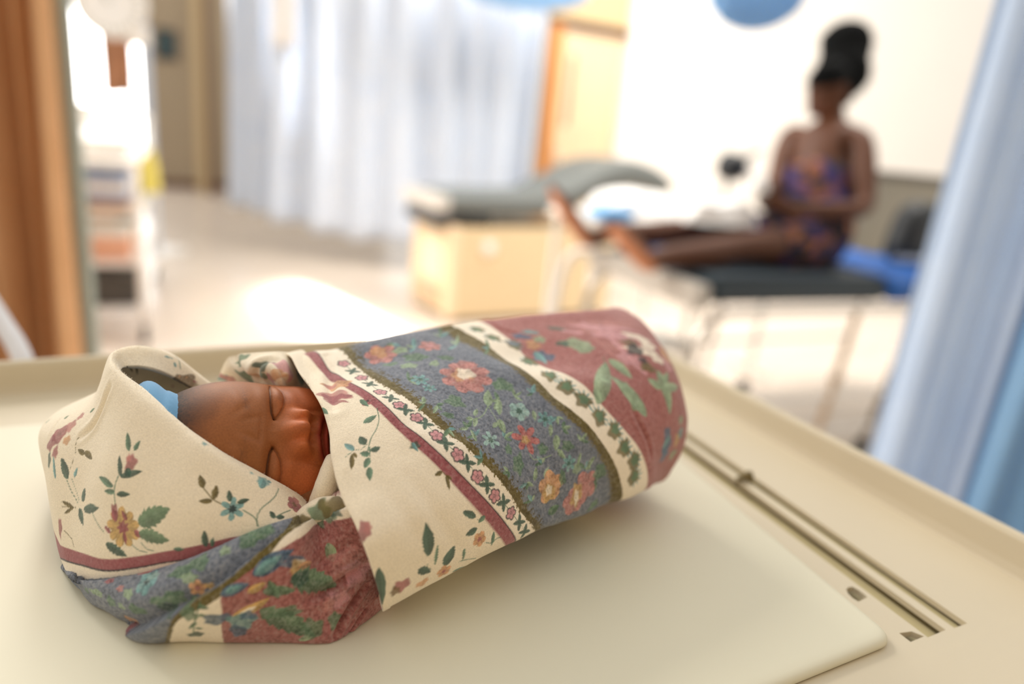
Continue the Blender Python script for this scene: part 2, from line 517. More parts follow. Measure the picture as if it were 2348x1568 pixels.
# ---------------------------------------------------------------- curtains
def curtain_mat(name, c1, c2, transl=.35):
    m = bpy.data.materials.new(name); m.use_nodes = True
    nt = m.node_tree; p = nt.nodes['Principled BSDF']; N = nt.nodes.new
    tc = N('ShaderNodeTexCoord'); n = N('ShaderNodeTexNoise'); n.inputs['Scale'].default_value = 6
    nt.links.new(tc.outputs['Object'], n.inputs['Vector'])
    mx = N('ShaderNodeMix'); mx.data_type = 'RGBA'; mx.inputs['A'].default_value = srgb(*c1); mx.inputs['B'].default_value = srgb(*c2)
    nt.links.new(n.outputs['Fac'], mx.inputs['Factor']); nt.links.new(mx.outputs['Result'], p.inputs['Base Color'])
    p.inputs['Roughness'].default_value = .9; p.inputs['Specular IOR Level'].default_value = .1
    tr = N('ShaderNodeBsdfTranslucent'); nt.links.new(mx.outputs['Result'], tr.inputs['Color'])
    ms = N('ShaderNodeMixShader'); ms.inputs[0].default_value = transl
    out = nt.nodes['Material Output']
    nt.links.new(p.outputs[0], ms.inputs[1]); nt.links.new(tr.outputs[0], ms.inputs[2]); nt.links.new(ms.outputs[0], out.inputs['Surface'])
    return m
M_cblue = curtain_mat('curtain_pale_blue', (238, 242, 248), (220, 231, 246))
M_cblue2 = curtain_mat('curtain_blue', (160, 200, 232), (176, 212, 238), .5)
M_cblue3 = curtain_mat('curtain_sheer', (226, 236, 248), (208, 224, 244), .5)
M_corange = curtain_mat('curtain_tan', (226, 180, 136), (214, 164, 118), .12)

def curtain(name, path, z0, z1, npleat, amp, material, parent=None, hem=0.0, nz=26, phase=0.0, flare=0.0, sharp=.5, per=14):
    """pleated hanging cloth along a plan path; pleats deepen towards the hem"""
    P = np.array(path, float)
    n = npleat*per+1
    t = np.linspace(0, len(P)-1, n); C_ = crom(P, t)
    T = np.gradient(C_, axis=0); T /= np.linalg.norm(T, axis=1, keepdims=True); Nn = np.stack([-T[:, 1], T[:, 0]], 1)
    ph = np.linspace(0, 2*PI*npleat, n)+phase
    wob = .35*np.sin(ph*.37+1.3)+.25*np.sin(ph*.21+.4)
    wave = np.sin(ph+wob*1.8)*(1+.35*np.sin(ph*.31+2))
    rows = []
    for k in range(nz):
        s = k/(nz-1)                       # 0 top, 1 hem
        a = amp*(.55+.45*s)
        xy = C_+Nn*(a*(wave+.25*np.sin(2*ph+.8*s))+.02*np.sin(ph*.5+3*s)*s)[:, None]
        xy = xy+(C_-C_.mean(0))*flare*s
        z = z1+(z0-z1)*s+hem*s*np.sin(ph*.13+.6)+.012*s*np.sin(ph)
        rows.append(np.concatenate([xy, z[:, None]], 1))
    G = np.array(rows)
    o = from_grid(name, G, material, parent)
    o.modifiers.new('cloth', 'SOLIDIFY').thickness = .003
    return o
cur = tag(empty('curtain', (-1.2, 5.9, .3)), 'pale blue pleated hospital curtain hung across the middle of the ward beside the door', 'curtain')
curtain('fabric', [(-2.86, 6.62), (-2.35, 6.10), (-1.7, 5.82), (-.9, 5.74), (-.40, 5.72), (.02, 5.86)], .30, 3.05, 10, .075, M_cblue, cur, hem=.05)
curtain('gathered_tail', [(-2.22, 6.0), (-2.08, 5.9), (-1.95, 5.82)], 1.72, 2.75, 2, .05, M_linen, cur, nz=14)
tubeo('tie', [(-2.30, 5.98, 1.90), (-2.12, 5.84, 1.80), (-1.93, 5.74, 1.72), (-1.78, 5.70, 1.74)], [.02, .035, .035, .015], M_cblue2, cur)
tubeo('tie', [(-1.95, 5.74, 1.72), (-1.82, 5.66, 1.50), (-1.66, 5.62, 1.34)], [.02, .03, .012], M_linen, cur)
tubeo('rail', [(-3.0, 6.8, 3.07), (-2.35, 6.10, 3.07), (-1.7, 5.82, 3.07), (-.9, 5.74, 3.07), (.04, 5.87, 3.07)], .014, M_chrome, cur)

oc = tag(empty('curtain', (-1.8, 2.05, .1)), 'tan orange curtain in heavy vertical folds beside the grey green post', 'curtain')
curtain('fabric', [(-2.30, 2.02), (-1.95, 2.06), (-1.62, 2.06), (-1.375, 2.08)], .10, 2.7, 9, .09, M_corange, oc, per=18)
tubeo('rail', [(-2.4, 2.03, 2.72), (-1.9, 2.06, 2.72), (-1.36, 2.08, 2.72)], .012, M_chrome, oc)
po = tag(empty('curtain_post', (-1.532, 2.33, 0)), 'grey green metal post standing at the edge of the tan curtain', 'post')
boxo('shaft', (-.026, .028, -.026, .026, .012, 2.75), M_postgreen, po, .006)
boxo('foot', (-.06, .06, -.06, .06, 0, .012), M_postgreen, po, .003)

rc = tag(empty('curtain', (1.2, 1.7, .05)), 'light blue curtain close to the cot at the picture edge, with a deeper blue fold', 'curtain')
curtain('fabric', [(.93, 1.58), (1.02, 1.56), (1.10, 1.51), (1.19, 1.47)], .10, 2.4, 4, .022, M_cblue3, rc, per=20)
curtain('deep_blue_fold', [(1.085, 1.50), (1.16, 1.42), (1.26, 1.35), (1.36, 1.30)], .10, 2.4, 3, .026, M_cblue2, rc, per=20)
tubeo('rail', [(.86, 1.60, 2.42), (1.10, 1.51, 2.42), (1.40, 1.28, 2.42)], .012, M_chrome, rc)

def swag(name, p0, p1, drop, depth, label, top=.35):
    """length of curtain thrown up over its rail so that a rounded belly of cloth hangs down"""
    t_ = tag(empty(name, ((p0[0]+p1[0])/2, (p0[1]+p1[1])/2, p0[2])), label, 'curtain')
    p0, p1 = np.array(p0), np.array(p1); d = p1-p0; nrm = np.array([-d[1], d[0], 0]); nrm /= np.linalg.norm(nrm)
    rows = []
    for i in range(50):
        u = i/49
        sag = drop*(1-(2*u-1)**2)**.6
        col = []
        for j in range(26):
            v = j/25*2-1                  # front over the belly to the back
            zz = p0[2]-sag*(1-abs(v)**2.2)+top*abs(v)**2.2
            col.append(p0+d*u+nrm*depth*v*(.6+.4*abs(v))+np.array([0, 0, zz-p0[2]])+nrm*.012*math.sin(u*40+v*3))
        rows.append(col)
    o = from_grid('fabric', np.array(rows), M_cblue2, t_)
    o.modifiers.new('cloth', 'SOLIDIFY').thickness = .003
    tubeo('rail', [p0+np.array([0, 0, top])-d*.2, (p0+p1)/2+np.array([0, 0, top]), p1+np.array([0, 0, top])+d*.2], .012, M_chrome, t_)
swag('curtain', (0.7116, 3.3361, 1.8904), (1.1350, 3.3486, 1.9315), .145, .10, 'blue curtain bundled over its rail above the white wall near the woman')
swag('curtain', (-0.5752, 5.0819, 2.1368), (0.2859, 5.0867, 2.1526), .11, .10, 'blue curtain end looped over the rail above the door')

# ---------------------------------------------------------------- shelf trolley on the left
tr = tag(empty('trolley', rm(-.60, 3.85, 0), RA), 'white metal shelf trolley loaded with supplies behind the tan curtain', 'trolley')
for x in (0, .36):
    for y in (0, 1.45):
        bm = bmesh.new(); add_tube(bm, [(x, y, .10), (x, y, 1.04)], .016, 10)
        obj('post', bm, M_metalw, tr, True)
        bm = bmesh.new(); lathe(bm, [(0, -.014), (.042, -.014), (.048, 0), (.042, .014), (0, .014)], 18, Matrix.Translation((x, y, .048))@Matrix.Rotation(PI/2, 4, 'Y'))
        add_tube(bm, [(x, y, .05), (x, y, .11)], .010, 8)
        obj('caster', bm, mat('trolley_rubber', (60, 58, 54), rough=.7), tr, True)
shz = (.18, .42, .66, .92)
for z in shz:
    bm = bmesh.new(); box(bm, -.02, .38, -.02, 1.47, z-.012, z, bev=.004)
    box(bm, -.02, -.005, -.02, 1.47, z, z+.035, bev=.003)
    obj('shelf', bm, M_metalw, tr)
bm = bmesh.new(); add_tube(bm, [(0, 1.45, 1.04), (0, 1.47, 1.10), (.18, 1.48, 1.11), (.36, 1.47, 1.10), (.36, 1.45, 1.04)], .013, 10, 4)
obj('push_handle', bm, M_metalw, tr, True)
def on_trolley(name, x, y, zi, build, label, cat):
    p = Matrix.Rotation(RA, 3, 'Z')@Vector((x, y, 0))
    b = rm(-.60, 3.85, 0)
    o = tag(empty(name, (b[0]+p.x, b[1]+p.y, shz[zi]), RA), label, cat)
    build(o); return o
M_card = mat('carton_brown', (196, 160, 120), rough=.8, noise=.06, nscale=12)
M_paper = mat('paper_white', (238, 236, 232), rough=.8)
M_bluegrey = mat('pack_blue', (150, 168, 200), rough=.6)
M_darkbox = mat('crate_dark', (74, 70, 66), rough=.6)
M_peach = mat('pack_peach', (226, 176, 148), rough=.7)
M_greenp = mat('pack_green', (92, 108, 76), rough=.6)
def carton(m, w, d, h, lidm=None):
    def f(o):
        boxo('body', (-w/2, w/2, -d/2, d/2, 0, h*.82), m, o, .004)
        boxo('lid', (-w/2-.004, w/2+.004, -d/2-.004, d/2+.004, h*.82, h), lidm or m, o, .004)
    return f
def stack_of(ms, w, d, h):
    def f(o):
        z = 0
        for k, m in enumerate(ms):
            boxo('pack', (-w/2+.006*(k % 2), w/2, -d/2, d/2-.008*(k % 3), z, z+h), m, o, .006); z += h
    return f
def basin(o):
    bm = bmesh.new(); lathe(bm, [(.0, .004), (.09, .0), (.11, .01), (.15, .075), (.165, .08), (.165, .086), (.145, .082), (.10, .018), (.0, .014)], 32)
    obj('bowl', bm, M_paper, o, True)
    bm = bmesh.new(); lathe(bm, [(.0, .0), (.13, .0), (.12, .03), (.07, .06), (0, .066)], 24, Matrix.Translation((0, 0, .066)))
    obj('gauze', bm, M_linen, o, True)
def bag(m):
    def f(o):
        G = []
        for k in range(14):
            s = k/13; w = .08*(1-.35*s**3); d = .05*(1-.75*s)+.004
            a = np.linspace(0, 2*PI, 28, endpoint=False)
            G.append(np.stack([w*np.sign(np.cos(a))*np.abs(np.cos(a))**.7, d*np.sin(a)*(1+.1*np.sin(5*a)), np.full(28, .24*s)], 1))
        G = np.array(G); V = G.reshape(-1, 3)
        bm = bmesh.new(); R_ = [[bm.verts.new(p) for p in r] for r in G]
        for i in range(13):
            for j in range(28): bm.faces.new((R_[i][j], R_[i+1][j], R_[i+1][(j+1) % 28], R_[i][(j+1) % 28]))
        bm.faces.new(R_[0]); bm.faces.new(R_[-1]); obj('sack', bm, m, o, True)
        boxo('seal', (-.055, .055, -.006, .006, .235, .262), m, o, .002)
    return f
def jar(m, lidm, r=.05, h=.14):
    def f(o):
        bm = bmesh.new(); lathe(bm, [(0, 0), (r*.95, 0), (r, .008), (r, h*.8), (r*.8, h*.86), (r*.8, h*.9), (0, h*.9)], 20); obj('body', bm, m, o, True)
        bm = bmesh.new(); lathe(bm, [(0, h*.86), (r*.86, h*.86), (r*.86, h), (0, h)], 20); obj('lid', bm, lidm, o, True)
    return f
on_trolley('basin', .20, .28, 3, basin, 'white enamel basin heaped with gauze at the near end of the trolley top', 'basin')
on_trolley('jar', .10, .62, 3, jar(M_metalw, M_chrome, .055, .24), 'tall white jar with metal lid on the trolley top behind the basin', 'jar')
on_trolley('carton', .20, .98, 3, carton(M_paper, .26, .34, .20), 'plain white lidded carton on the trolley top', 'box')
on_trolley('jar', .29, 1.28, 3, jar(M_metalw, M_beige, .045, .15), 'small white jar with beige lid at the far end of the trolley top', 'jar')
on_trolley('pack_stack', .17, .30, 2, stack_of([M_card, M_bluegrey, M_paper, M_bluegrey], .28, .34, .045), 'blue and white packs stacked on the upper trolley shelf', 'packs')
on_trolley('yellow_bag', .35, 1.02, 2, bag(M_yellow), 'pale yellow sealed bag on the upper trolley shelf', 'bag')
on_trolley('carton', .17, .80, 2, carton(M_darkbox, .28, .30, .15, M_paper), 'dark carton with white lid on the upper trolley shelf', 'box')
on_trolley('carton', .17, .24, 1, carton(M_peach, .28, .30, .14, M_paper), 'peach carton with a white lid on the second lowest trolley shelf', 'box')
on_trolley('jar', .28, .58, 1, jar(M_greenp, M_darkbox, .06, .16), 'green jar with dark lid on the second lowest trolley shelf', 'jar')
on_trolley('carton', .15, .98, 1, carton(M_card, .28, .36, .17), 'brown cardboard carton on the second lowest trolley shelf', 'box')
on_trolley('crate', .18, .26, 0, carton(M_darkbox, .30, .34, .15), 'dark crate at the near end of the lowest trolley shelf', 'crate')
on_trolley('carton', .18, .72, 0, carton(M_paper, .28, .32, .17, M_card), 'white carton with brown lid on the lowest trolley shelf', 'box')
on_trolley('pack_stack', .18, 1.14, 0, stack_of([M_card, M_peach, M_yellow], .26, .26, .05), 'tan, peach and yellow packs stacked on the lowest trolley shelf', 'packs')

# dial scale behind the trolley, brown drape beside it
ds = tag(empty('dial_scale', (-3.1545, 5.4291, 1.9029)), 'round white dial with green marks and a silver rim on a pale post', 'scale')
ds.location.z = 0
dz = 1.86
mtx = Matrix.Translation((0, -.05, dz))@Matrix.Rotation(math.radians(12), 4, 'Z')@Matrix.Rotation(PI/2, 4, 'X')
bm = bmesh.new(); lathe(bm, [(0, -.04), (.235, -.04), (.25, -.02), (.25, .03), (.235, .04), (.225, .034), (0, .034)], 48, mtx); obj('dial', bm, M_metalw, ds, True)
bm = bmesh.new()
for k in range(24):
    a = 2*PI*k/24; r0_, r1_ = .185, .215
    mk_ = bmesh.new(); box(mk_, r0_, r1_, -.006, .006, .0345, .036)
    bmesh.ops.transform(mk_, matrix=mtx@Matrix.Rotation(a, 4, 'Z'), verts=mk_.verts)
    me_ = bpy.data.meshes.new('tick'); mk_.to_mesh(me_); mk_.free(); bm.from_mesh(me_)
obj('dial_marks', bm, M_greenp, ds)['kind'] = 'stuff'
bm = bmesh.new(); mk_ = bmesh.new(); box(bm, -.005, .15, -.006, .006, .037, .039); bmesh.ops.transform(bm, matrix=mtx@Matrix.Rotation(2.2, 4, 'Z'), verts=bm.verts); mk_.free(); obj('pointer', bm, M_greenp, ds)
bm = bmesh.new(); box(bm, .17, .235, -.03, .03, .02, 1.75, bev=.008); obj('column', bm, mat('post_paleblue', (186, 196, 210), rough=.5), ds)
bm = bmesh.new(); box(bm, -.15, .35, -.25, .25, 0, .05, bev=.012); obj('base', bm, M_metalw, ds)
bm = bmesh.new(); box(bm, .10, .24, -.04, .04, 1.58, 1.72, bev=.01); obj('neck', bm, M_metalw, ds)
bd = tag(empty('drape', (-3.4796, 5.9283, 1.4805)), 'short brown drape hanging below the round white dial', 'drape')
p_ = np.array((-3.6544, 5.9959, 1.7045)); q_ = np.array((-3.3696, 6.0043, 1.7322))
curtain('fabric', [tuple(p_[:2]), tuple((p_[:2]*2+q_[:2])/3), tuple((p_[:2]+2*q_[:2])/3), tuple(q_[:2])], 1.22, 2.1, 2, .03, curtain_mat('drape_brown', (196, 146, 112), (150, 104, 78), .1), bd, per=18)
tubeo('rod', [tuple(p_[:2])+(2.1,), tuple((p_[:2]+q_[:2])/2)+(2.1,), tuple(q_[:2])+(2.1,)], .01, M_chrome, bd)

# white hose at the lower left
ho = tubeo('hose', [(-0.6826, 0.8262, 0.9812), (-0.6498, 0.8079, 0.9550), (-0.6235, 0.7915, 0.9352), (-0.5990, 0.7758, 0.9178), (-0.5788, 0.7595, 0.8985), (-0.5714, 0.7506, 0.8689)], .011, mat('hose_white', (222, 222, 226), rough=.4), None)
tag(ho, 'white plastic hose hanging over the outside of the cot wall', 'hose')

# ---------------------------------------------------------------- grey examination couch on its cream cabinet
CR = math.radians(31)
M_railg = mat('rail_grey', (196, 192, 186), rough=.45)
cc = tag(empty('examination_couch', (-0.4387, 4.3041, 0.0000), CR), 'grey padded examination couch with raised headrest on a cream box base', 'couch')
boxo('cabinet', (0, 1.30, 0, .62, .03, .63), M_box, cc, .01)
boxo('plinth', (.03, 1.27, .03, .59, 0, .03), M_brown, cc, .003)
boxo('corner_post', (-.012, .045, -.012, .05, .02, .64), M_boxl, cc, .008)
boxo('corner_post', (-.012, .045, .57, .632, .02, .64), M_boxl, cc, .008)
boxo('end_panel', (-.014, .0, .10, .52, .22, .56), M_boxl, cc, .004)
boxo('vent', (-.020, -.013, .14, .48, .12, .20), M_peach, cc, .002)
bm = bmesh.new(); lathe(bm, [(0, 0), (.045, 0), (.045, .012), (.028, .022), (0, .026)], 20, Matrix.Translation((.26, -.002, .50))@Matrix.Rotation(PI/2, 4, 'X')); obj('knob', bm, M_metalw, cc, True)
boxo('hinge_block', (.03, .28, .02, .60, .63, .70), M_black, cc, .01)
boxo('end_rail', (-.11, -.03, -.01, .62, .72, .82), M_railg, cc, .012, 3)
boxo('end_bracket', (-.10, .06, .04, .58, .62, .70), mat('bracket_dark', (84, 86, 90), rough=.4, metal=.5), cc, .006)
def cushion(pts_top, thick, w0, w1, name):
    """padded upholstery: side profile (x, z of the top) swept across with rounded edges"""
    T = np.array(pts_top, float); tt = np.linspace(0, len(T)-1, 46); top = crom(T, tt); th = np.interp(tt, np.arange(len(T)), thick)
    rows = []
    for k in range(len(top)):
        x, z = top[k]; h = th[k]
        e = min(k, len(top)-1-k); sh = 1-.55*max(0, 1-e/3)**2
        ring = []
        for a in np.linspace(0, 2*PI, 30, endpoint=False):
            c, s = math.cos(a), math.sin(a)
            yy = (w0+w1)/2+(w1-w0)/2*np.sign(c)*abs(c)**.25*(1-.03*(1-sh)); zz = z-h/2+h/2*sh*np.sign(s)*abs(s)**.5
            ring.append((x, yy, zz))
        rows.append(ring)
    bm = bmesh.new(); R_ = [[bm.verts.new(p) for p in r] for r in rows]; n = 30
    for i in range(len(R_)-1):
        for j in range(n): bm.faces.new((R_[i][j], R_[i+1][j], R_[i+1][(j+1) % n], R_[i][(j+1) % n]))
    bm.faces.new(R_[0]); bm.faces.new(R_[-1])
    return bm
obj('seat_cushion', cushion([(-.02, .83), (.2, .84), (.45, .845), (.70, .86), (.78, .86)], [.12, .15, .15, .15, .13], .02, .60, 's'), M_grey, cc, True)
obj('headrest_cushion', cushion([(.72, .865), (.95, .97), (1.15, 1.08), (1.38, 1.13), (1.60, 1.10), (1.78, 1.02)], [.13, .19, .21, .20, .18, .12], .02, .60, 'h'), M_grey, cc, True)
bm = bmesh.new(); add_tube(bm, [(1.05, .31, .62), (1.20, .31, .86)], .02, 8); add_tube(bm, [(1.22, .31, .62), (1.38, .31, .90)], .02, 8); obj('headrest_strut', bm, M_chrome, cc, True)

# ---------------------------------------------------------------- delivery bed with the woman
BR = math.radians(26)
bed = tag(empty('delivery_bed', rm(1.68, 1.88, 0), BR), 'dark padded hospital bed on a chrome tube frame, the woman sitting on it', 'bed')
BB = rm(1.68, 1.88, 0)
boxo('mattress', (.02, .98, 0, .72, .70, .80), M_navy, bed, .025, 4)
boxo('mattress_head', (1.0, 1.95, 0, .72, .70, .80), M_navy, bed, .025, 4)
boxo('foot_plate', (-.06, .0, -.02, .74, .685, .775), mat('plate_grey', (186, 180, 172), rough=.4, metal=.3), bed, .008)
def tb(name, pts, r, m=M_chrome, sub=6): return tubeo(name, pts, r, m, bed, 10, sub)
tb('side_rail', [(.02, -.02, .675), (.5, -.02, .68), (1.2, -.02, .68), (1.95, -.02, .68)], .016)
tb('side_rail', [(.02, .74, .675), (.5, .74, .68), (1.2, .74, .68), (1.95, .74, .68)], .016)
tb('leg', [(.22, -.02, .675), (.06, -.02, .665), (-.03, -.02, .58), (-.055, -.02, .40), (-.07, -.02, .04)], .016)
tb('leg', [(.22, .74, .675), (.06, .74, .665), (-.03, .74, .58), (-.055, .74, .40), (-.07, .74, .04)], .016)
tb('leg', [(.78, -.02, .675), (.75, -.02, .40), (.70, -.02, .04)], .014, mat('leg_tan', (206, 178, 146), rough=.4, metal=.3))
tb('leg', [(1.16, -.02, .675), (1.10, -.02, .40), (1.02, -.02, .04)], .014, mat('leg_dark', (126, 112, 98), rough=.4, metal=.5))
tb('leg', [(.78, .74, .675), (.75, .74, .40), (.70, .74, .04)], .014)
tb('leg', [(1.80, .74, .675), (1.78, .74, .40), (1.74, .74, .04)], .014)
tb('leg', [(1.80, -.02, .675), (1.78, -.02, .40), (1.74, -.02, .04)], .014)
for z, y in ((.30, -.02), (.14, -.02), (.30, .74)):
    tb('stretcher', [(-.06, y, z), (.6, y, z), (1.2, y, z), (1.78, y, z)], .012, M_metalw)
for x in (-.07, 1.02, 1.74):
    for y in (-.02, .74):
        bm = bmesh.new(); lathe(bm, [(0, -.015), (.034, -.015), (.04, 0), (.034, .015), (0, .015)], 16, Matrix.Translation((x, y, .04))@Matrix.Rotation(PI/2, 4, 'X'))
        obj('caster', bm, M_black, bed, True)
tb('foot_loop', [(.02, .76, .70), (-.06, .78, .745), (-.13, .80, .71), (-.16, .81, .56), (-.17, .82, .30), (-.18, .83, .03)], .019, M_metalw)
# clear strap and clamp hanging at the near side
M_clear = mat('clear_plastic', (236, 238, 240), rough=.12, trans=.75, spec=.6)
for k, x in enumerate((1.16, 1.20, 1.25)):
    tb('clear_strap', [(x, .16, .86), (x+.01, .02, .87), (x, -.05, .80), (x-.015, -.055, .66), (x-.04, -.05, .58)], .010, M_clear)
bm = bmesh.new(); box(bm, 1.10, 1.19, -.07, -.03, .57, .64, bev=.008); obj('clamp', bm, mat('clamp_brown', (92, 86, 74), rough=.4), bed)
bm = bmesh.new(); lathe(bm, [(0, -.02), (.024, -.018), (.028, 0), (.024, .018), (0, .02)], 14, Matrix.Translation((1.17, -.05, .55))); obj('clamp_knob', bm, M_black, bed, True)

# blue plastic sheet over the mattress
def on_bed(x, y, z): p = Matrix.Rotation(BR, 3, 'Z')@Vector((x, y, 0)); return (BB[0]+p.x, BB[1]+p.y, z)
G = []
for i in range(40):
    x = .10+1.45*i/39; r = []
    for j in range(44):
        y = -.065+.74*j/43
        over = max(0, -.004-y) if x > .84 else 0
        zz = .808+.006*math.sin(x*23+y*9)+.005*math.sin(y*31)
        yy = y
        if x <= .92: yy = max(y, .34)
        elif y < 0: zz = .806-(-y)*1.5; yy = -.012-.012*math.sin(x*20)**2
        r.append(on_bed(x, yy, zz))
    G.append(r)
bs = from_grid('plastic_sheet', np.array(G), M_bluepl); bs.modifiers.new('cloth', 'SOLIDIFY').thickness = .003
tag(bs, 'bright blue plastic sheet over the bed mattress beneath and behind the woman', 'sheet')

# black padded cushion at the bed head
def pad_cushion(name, loc, rz, tilt, w, h, d, m, label, cat):
    t_ = tag(empty(name, loc, rz), label, cat)
    D0, F0 = ico_dirs(5)
    V = np.sign(D0)*np.abs(D0)**.62*np.array([w/2, d/2, h/2]); V[:, 2] += h/2
    V[:, 0] += V[:, 2]*tilt; V[:, 0] *= 1-.35*V[:, 2]/h
    mesh_from('padding', V, F0, m, None).parent = t_
    bm = bmesh.new(); a = np.linspace(0, 2*PI, 40)
    add_tube(bm, [(w/2*.97*np.sign(math.cos(q))*abs(math.cos(q))**.62*(1-.35*(h/2+h/2*np.sign(math.sin(q))*abs(math.sin(q))**.62)/h)+tilt*(h/2), -d*.06, h/2+h/2*.97*np.sign(math.sin(q))*abs(math.sin(q))**.62) for q in a], .006, 6, 0, False)
    obj('seam', bm, m, t_, True); return t_
pad_cushion('back_cushion', on_bed(1.50, .34, .805), BR, .10, .30, .30, .16, M_black, 'black padded cushion standing on the bed behind the woman', 'cushion')
gp = tag(empty('bed_screen', on_bed(1.28, 1.02, 0), BR), 'low grey beige panel with a dark top rail behind the bed', 'panel')
boxo('panel', (0, 1.5, 0, .03, .66, 1.19), mat('panel_grey', (142, 136, 122), rough=.7, noise=.04, nscale=6), gp, .006)
boxo('top_rail', (-.01, 1.51, -.01, .04, 1.19, 1.23), mat('panel_rail', (104, 100, 92), rough=.6), gp, .008)
for x in (.05, 1.41): boxo('leg', (x, x+.03, .0, .03, .02, .66), M_metalw, gp, .004); boxo('foot', (x, x+.04, -.12, .15, 0, .03), M_metalw, gp, .006)

# linen table behind the bed, sheet heap, black leg rest
lt = tag(empty('linen_table', on_bed(.04, .88, 0), BR), 'low white instrument table behind the bed, covered with sheets', 'table')
boxo('top', (0, .72, 0, .5, .84, .88), M_metalw, lt, .008)
for x in (.03, .66):
    for y in (.03, .44): boxo('leg', (x, x+.03, y, y+.03, 0, .84), M_metalw, lt, .004)
boxo('lower_shelf', (.03, .69, .03, .47, .22, .24), M_metalw, lt, .004)
def heap(name, loc, rz, sx, sy, sz, m, label, cat, seed=1, rough_=.10):
    D0, F0 = ico_dirs(5)
    V = D0*np.array([sx/2, sy/2, sz]); V[:, 2] = np.maximum(V[:, 2], 0)
    nn = vnoise(D0, 2.2, seed)+.5*vnoise(D0, 5, seed+1)-.75
    V = V*(1+rough_*3*nn[:, None]); V[:, 2] = np.maximum(V[:, 2], 0)
    o = mesh_from(name, V, F0, m, None); o.location = loc; o.rotation_euler = (0, 0, rz)
    return tag(o, label, cat)
heap('sheet_heap', on_bed(.46, 1.19, .88), BR, .60, .34, .12, M_linen, 'crumpled white sheets heaped on the table behind the woman\'s legs', 'sheets', 3)
bp = boxo('folded_pad', (-.11, .11, -.07, .07, 0, .05), M_ltblue, None, .015, 3); bp.location = on_bed(.17, .965, .88); bp.rotation_euler = (0, 0, BR+.2)
tag(bp, 'light blue folded plastic pad at the end of the sheet covered table', 'pad')
lr = tag(empty('leg_rest', on_bed(.86, .98, 0), BR), 'black padded leg rest with white collar on a rod beyond the bed', 'leg rest')
bm = bmesh.new(); lathe(bm, [(0, 0), (.05, .0), (.075, .03), (.078, .09), (.06, .125), (0, .135)], 20, Matrix.Translation((0, 0, 1.11))@Matrix.Rotation(.25, 4, 'Y')); obj('pad', bm, M_black, lr, True)
bm = bmesh.new(); add_tube(bm, [(.05, 0, 1.21), (.13, 0, 1.235), (.20, 0, 1.27)], [.022, .014, .008], 8, 4); obj('strap', bm, M_black, lr, True)
bm = bmesh.new(); lathe(bm, [(0, 0), (.04, 0), (.048, .03), (.04, .06), (0, .06)], 18, Matrix.Translation((.085, -.02, 1.13))); obj('collar', bm, M_metalw, lr, True)
bm = bmesh.new(); add_tube(bm, [(0, 0, .03), (0, 0, 1.12)], .012, 8); obj('rod', bm, M_chrome, lr, True)
bm = bmesh.new(); box(bm, -.12, .12, -.12, .12, 0, .03, bev=.008); obj('foot', bm, M_metalw, lr)
# white step stool under the foot of the bed
ss = tag(empty('step_stool', on_bed(.05, .22, 0), BR), 'white metal step stool under the foot of the bed', 'stool')
boxo('top_step', (0, .32, .22, .46, .36, .40), M_metalw, ss, .008)
boxo('low_step', (0, .32, .0, .24, .17, .20), M_metalw, ss, .008)
for x in (0, .29):
    boxo('leg', (x, x+.03, .43, .46, 0, .36), M_metalw, ss, .004); boxo('leg', (x, x+.03, .0, .03, 0, .17), M_metalw, ss, .004)
    boxo('leg', (x, x+.03, .22, .25, 0, .36), M_metalw, ss, .004)

# ---------------------------------------------------------------- the woman
def skinned(verts, edges, radii, sub=2, root=0):
    me = bpy.data.meshes.new('tmp'); me.from_pydata([tuple(v) for v in verts], edges, []); me.update()
    o = bpy.data.objects.new('tmp', me); COL.objects.link(o)
    md = o.modifiers.new('skin', 'SKIN'); md.use_smooth_shade = True
    for i, r in enumerate(radii):
        me.skin_vertices[0].data[i].radius = (r, r) if np.isscalar(r) else r
        me.skin_vertices[0].data[i].use_root = (i == root)
    o.modifiers.new('sub', 'SUBSURF').levels = sub
    dg = bpy.context.evaluated_depsgraph_get(); dg.update()
    res = bpy.data.meshes.new_from_object(o.evaluated_get(dg))
    bpy.data.objects.remove(o); return res
J = dict(pel=(1.3112, 3.1020, 0.9071), belly=(1.2773, 3.1424, 1.0411), chest=(1.3128, 3.2152, 1.2130), upch=(1.3335, 3.2750, 1.3419), neck=(1.3475, 3.3147, 1.4388), skull=(1.3303, 3.3178, 1.5183),
  ns=(1.4334, 3.1527, 1.3519), ne=(1.4367, 2.9810, 1.0600), nw=(1.0981, 2.8718, 1.0443), nh=(0.9990, 2.8569, 1.0640), fs=(1.2071, 3.4210, 1.3412), fe=(1.1306, 3.2366, 1.1456), fwr=(1.0520, 3.0536, 1.0928), fh=(0.9935, 2.9723, 1.1004),
  nhip=(1.2923, 2.9981, 0.8744), nk=(0.8602, 2.7592, 0.8790), na=(0.5270, 2.5783, 0.8333), nheel=(0.4816, 2.5495, 0.8071), nball=(0.3759, 2.5453, 0.8971), ntoe=(0.3395, 2.5426, 0.9229),
  fhip=(1.3067, 3.1890, 0.8840), fk=(0.8113, 3.0797, 0.9025), fa=(0.3520, 3.0003, 0.8473), fheel=(0.2858, 2.9873, 0.8042), fball=(0.1626, 3.0211, 0.9508), ftoe=(0.1221, 3.0332, 0.9907))
J = {k: np.array(v) for k, v in J.items()}
names, V_, E_, Rr = [], [], [], []
def jn(k, r, par=None, p=None):
    names.append(k); V_.append(J[k] if p is None else p); Rr.append(r)
    if par is not None: E_.append((names.index(par), len(names)-1))
jn('pel', .148); jn('belly', .142, 'pel'); jn('chest', .138, 'belly'); jn('upch', .092, 'chest'); jn('neck', .052, 'upch'); jn('skull', .066, 'neck')
